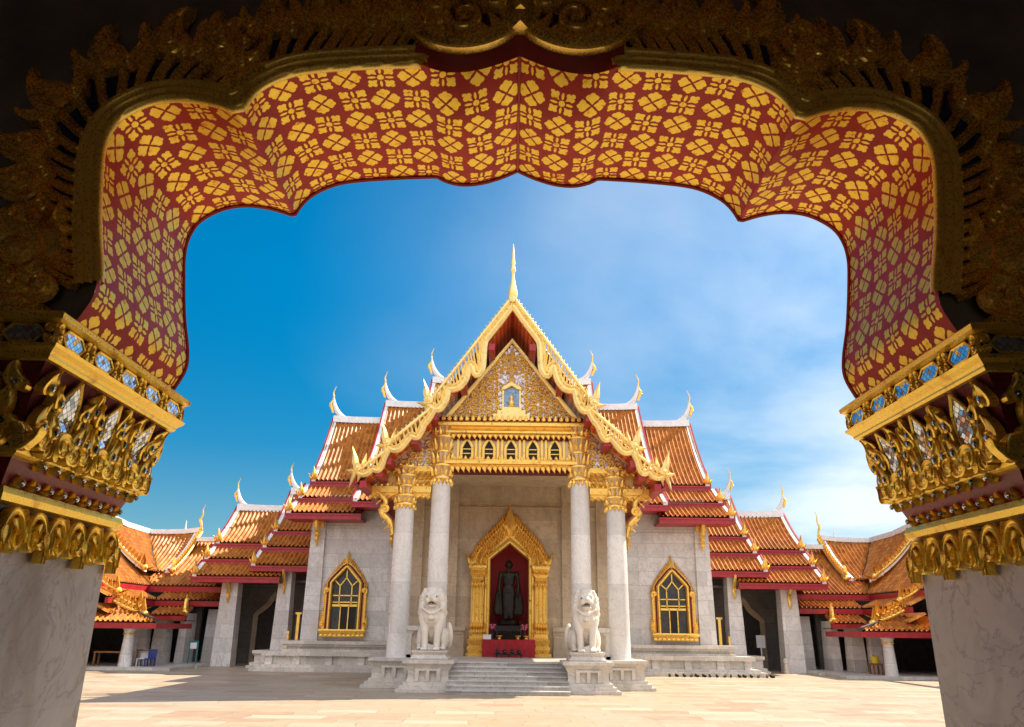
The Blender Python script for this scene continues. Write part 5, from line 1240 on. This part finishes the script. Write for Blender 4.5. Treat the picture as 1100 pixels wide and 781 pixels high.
    # piers, floor kerb, dark interior
    for k in range(8): mb = MB(sx); mb.box(17.25, 17.85, 8.2 + 3 * k, 8.9 + 3 * k, .13, 3.3, .05, .05); mb.build('pier', 'marble_wall', ga)
    mb = MB(sx); mb.box(16.9, 22, 7, 32, 0, .13); mb.build('kerb', 'marble_step', ga)
    for (xa, xb, zt, y, wd) in ((14.35, 14.75, 2.2, 36.3, 1.6), (14.95, 15.55, 1.9, 35.6, .8), (15.6, 16.6, 1.7, 35.2, .5), (13.35, 14.05, 2.4, 37.6, .7)):
        mb = MB(sx); mb.box(xa, xb, y, y + wd, .06, zt, .06, .02); mb.build('pier', 'marble_wall', ga)
    mb = MB(sx); mb.box(13.1, 23, 32.0, 42, .0, .12); mb.box(13.0, 15.4, 34.5, 42, 0, .10); mb.build('kerb', 'marble_step', ga)
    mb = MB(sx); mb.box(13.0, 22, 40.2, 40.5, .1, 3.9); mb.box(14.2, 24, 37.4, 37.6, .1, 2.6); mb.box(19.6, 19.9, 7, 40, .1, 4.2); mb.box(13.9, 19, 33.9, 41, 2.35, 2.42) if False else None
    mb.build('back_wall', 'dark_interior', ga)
    mb = MB(sx); mb.box(13.2, 19, 38.2, 41, 2.9, 3.0); mb.box(14.4, 22, 33.0, 37.2, 1.85, 1.9); mb.build('ceiling', 'wood_brown', ga)
    return ga
gallery(-1); gallery(1)

# ================================================================== SMALL THINGS IN THE GALLERIES
def chair(x, y, z, mat, label, group=None):
    c = thing('plastic_chair', label, 'chair', (x, y, z), group)
    mb = MB(); mb.box(x - .16, x + .16, y - .16, y + .16, z + .27, z + .30); mb.build('seat', mat, c)
    mb = MB(); mb.prism([(x - .16, z + .3), (x + .16, z + .3), (x + .18, z + .58), (x + .1, z + .63), (x - .1, z + .63), (x - .18, z + .58)], y + .15, y + .18); mb.build('backrest', mat, c)
    for sx in (-1, 1):
        for sy in (-1, 1): mb = MB(); mb.box(x + sx * .15 - .02, x + sx * .15 + .02, y + sy * .14 - .02, y + sy * .14 + .02, z, z + .275); mb.build('leg', mat, c)
    return c
def table(x, y, z, wd, h, mat, label):
    t = thing('wooden_table', label, 'table', (x, y, z)); mb = MB(); mb.box(x - wd, x + wd, y - .22, y + .22, z + h - .06, z + h); mb.build('tabletop', mat, t)
    for sx in (-1, 1):
        for sy in (-1, 1): mb = MB(); mb.box(x + sx * (wd - .05) - .03, x + sx * (wd - .05) + .03, y + sy * .18 - .03, y + sy * .18 + .03, z, z + h - .06); mb.build('leg', mat, t)
chair(-14.35, 33.0, .12, 'plastic_blue', 'blue plastic chair beside the wooden table under the left porch roof')
chair(-14.75, 33.2, .12, 'paper_white', 'white plastic chair tucked under the wooden table in the left porch')
table(-14.72, 33.45, .12, .34, .62, 'wood_brown', 'brown wooden table beside the blue chair in the left porch')
table(-16.0, 33.0, .12, .55, .55, 'wood_brown', 'long brown wooden table to the left of the round porch column')
sg = thing('notice_stand', 'teal notice stand with a white sheet near the left gallery piers', 'sign', (-13.75, 35.8, .1))
mb = MB(); mb.box(-13.95, -13.90, 35.78, 35.82, .1, 1.05); mb.box(-13.60, -13.55, 35.78, 35.82, .1, 1.05); mb.box(-13.95, -13.55, 35.775, 35.825, .95, 1.05); mb.build('frame', 'teal_paint', sg)
mb = MB(); mb.box(-13.89, -13.61, 35.76, 35.775, .72, .97); mb.build('notice', 'paper_white', sg)
mb = MB(); mb.box(11.55, 11.95, 38.0, 38.06, 1.0, 1.55); mb.box(11.72, 11.78, 38.02, 38.06, .0, 1.0); mb.box(11.55, 11.95, 37.9, 38.2, 0, .04); tag(mb.build('notice_board', 'paper_white', None, origin=(11.75, 38.03, 0)), 'white notice board standing in the dark right side hall', 'sign')
bl = thing('bollard', 'short pale stone bollard at the foot of the right side hall pier', 'bollard', (12.15, 35.7, 0)); mb = MB(); mb.lathe(12.05, 35.7, [(.14, .0), (.14, .08), (.10, .1), (.10, .42), (.13, .45), (.11, .5), (.12, .56), (.07, .62), (0, .64)], 14); mb.build('post', 'marble_plinth', bl, True)
table(15.0, 33.6, .12, .22, .42, 'wood_brown', 'small wooden stool table under the yellow bucket in the right porch')
bk = thing('bucket', 'yellow plastic bucket on a small wooden table in the right porch', 'bucket', (14.9, 33.55, .54)); mb = MB(); mb.lathe(14.98, 33.55, [(.13, .545), (.17, .80), (.18, .81), (.165, .80), (.12, .57)], 16); mb.build('body', 'plastic_yellow', bk, True); mb = MB(); mb.tube([(14.8, 33.55, .8), (14.86, 33.5, .9), (14.98, 33.48, .94), (15.1, 33.5, .9), (15.16, 33.55, .8)], .01, 5); mb.build('handle', 'paper_white', bk)
chair(14.0, 38.2, .12, 'plastic_blue', 'dark blue plastic chair deep in the right gallery by the pier', None)
mb0 = None
random.seed(5)
for i in range(16):                                         # shoes left at the foot of the right plinth
    x = 6.3 + i * .27 + random.uniform(-.05, .05); y = 32.3 - (.0 if x < 10.1 else -.0)
    if i == 0:
        mb = MB(); mb.ell((x, y, .05), (.05, .14, .05), None, 10, 6); mb.ell((x, y + .07, .08), (.045, .06, .045), None, 10, 6); mb0 = mb.build('shoe', 'black_cloth', None, True, origin=(x, y, 0)); o = mb0
    else:
        o = mb0.copy(); col.objects.link(o); o.location = Vector((x, y, 0)) * S; o.rotation_euler.z = random.uniform(-.6, .6)
    tag(o, 'small dark shoe in the row along the foot of the right wing plinth', 'shoe', 'shoes along the right plinth')
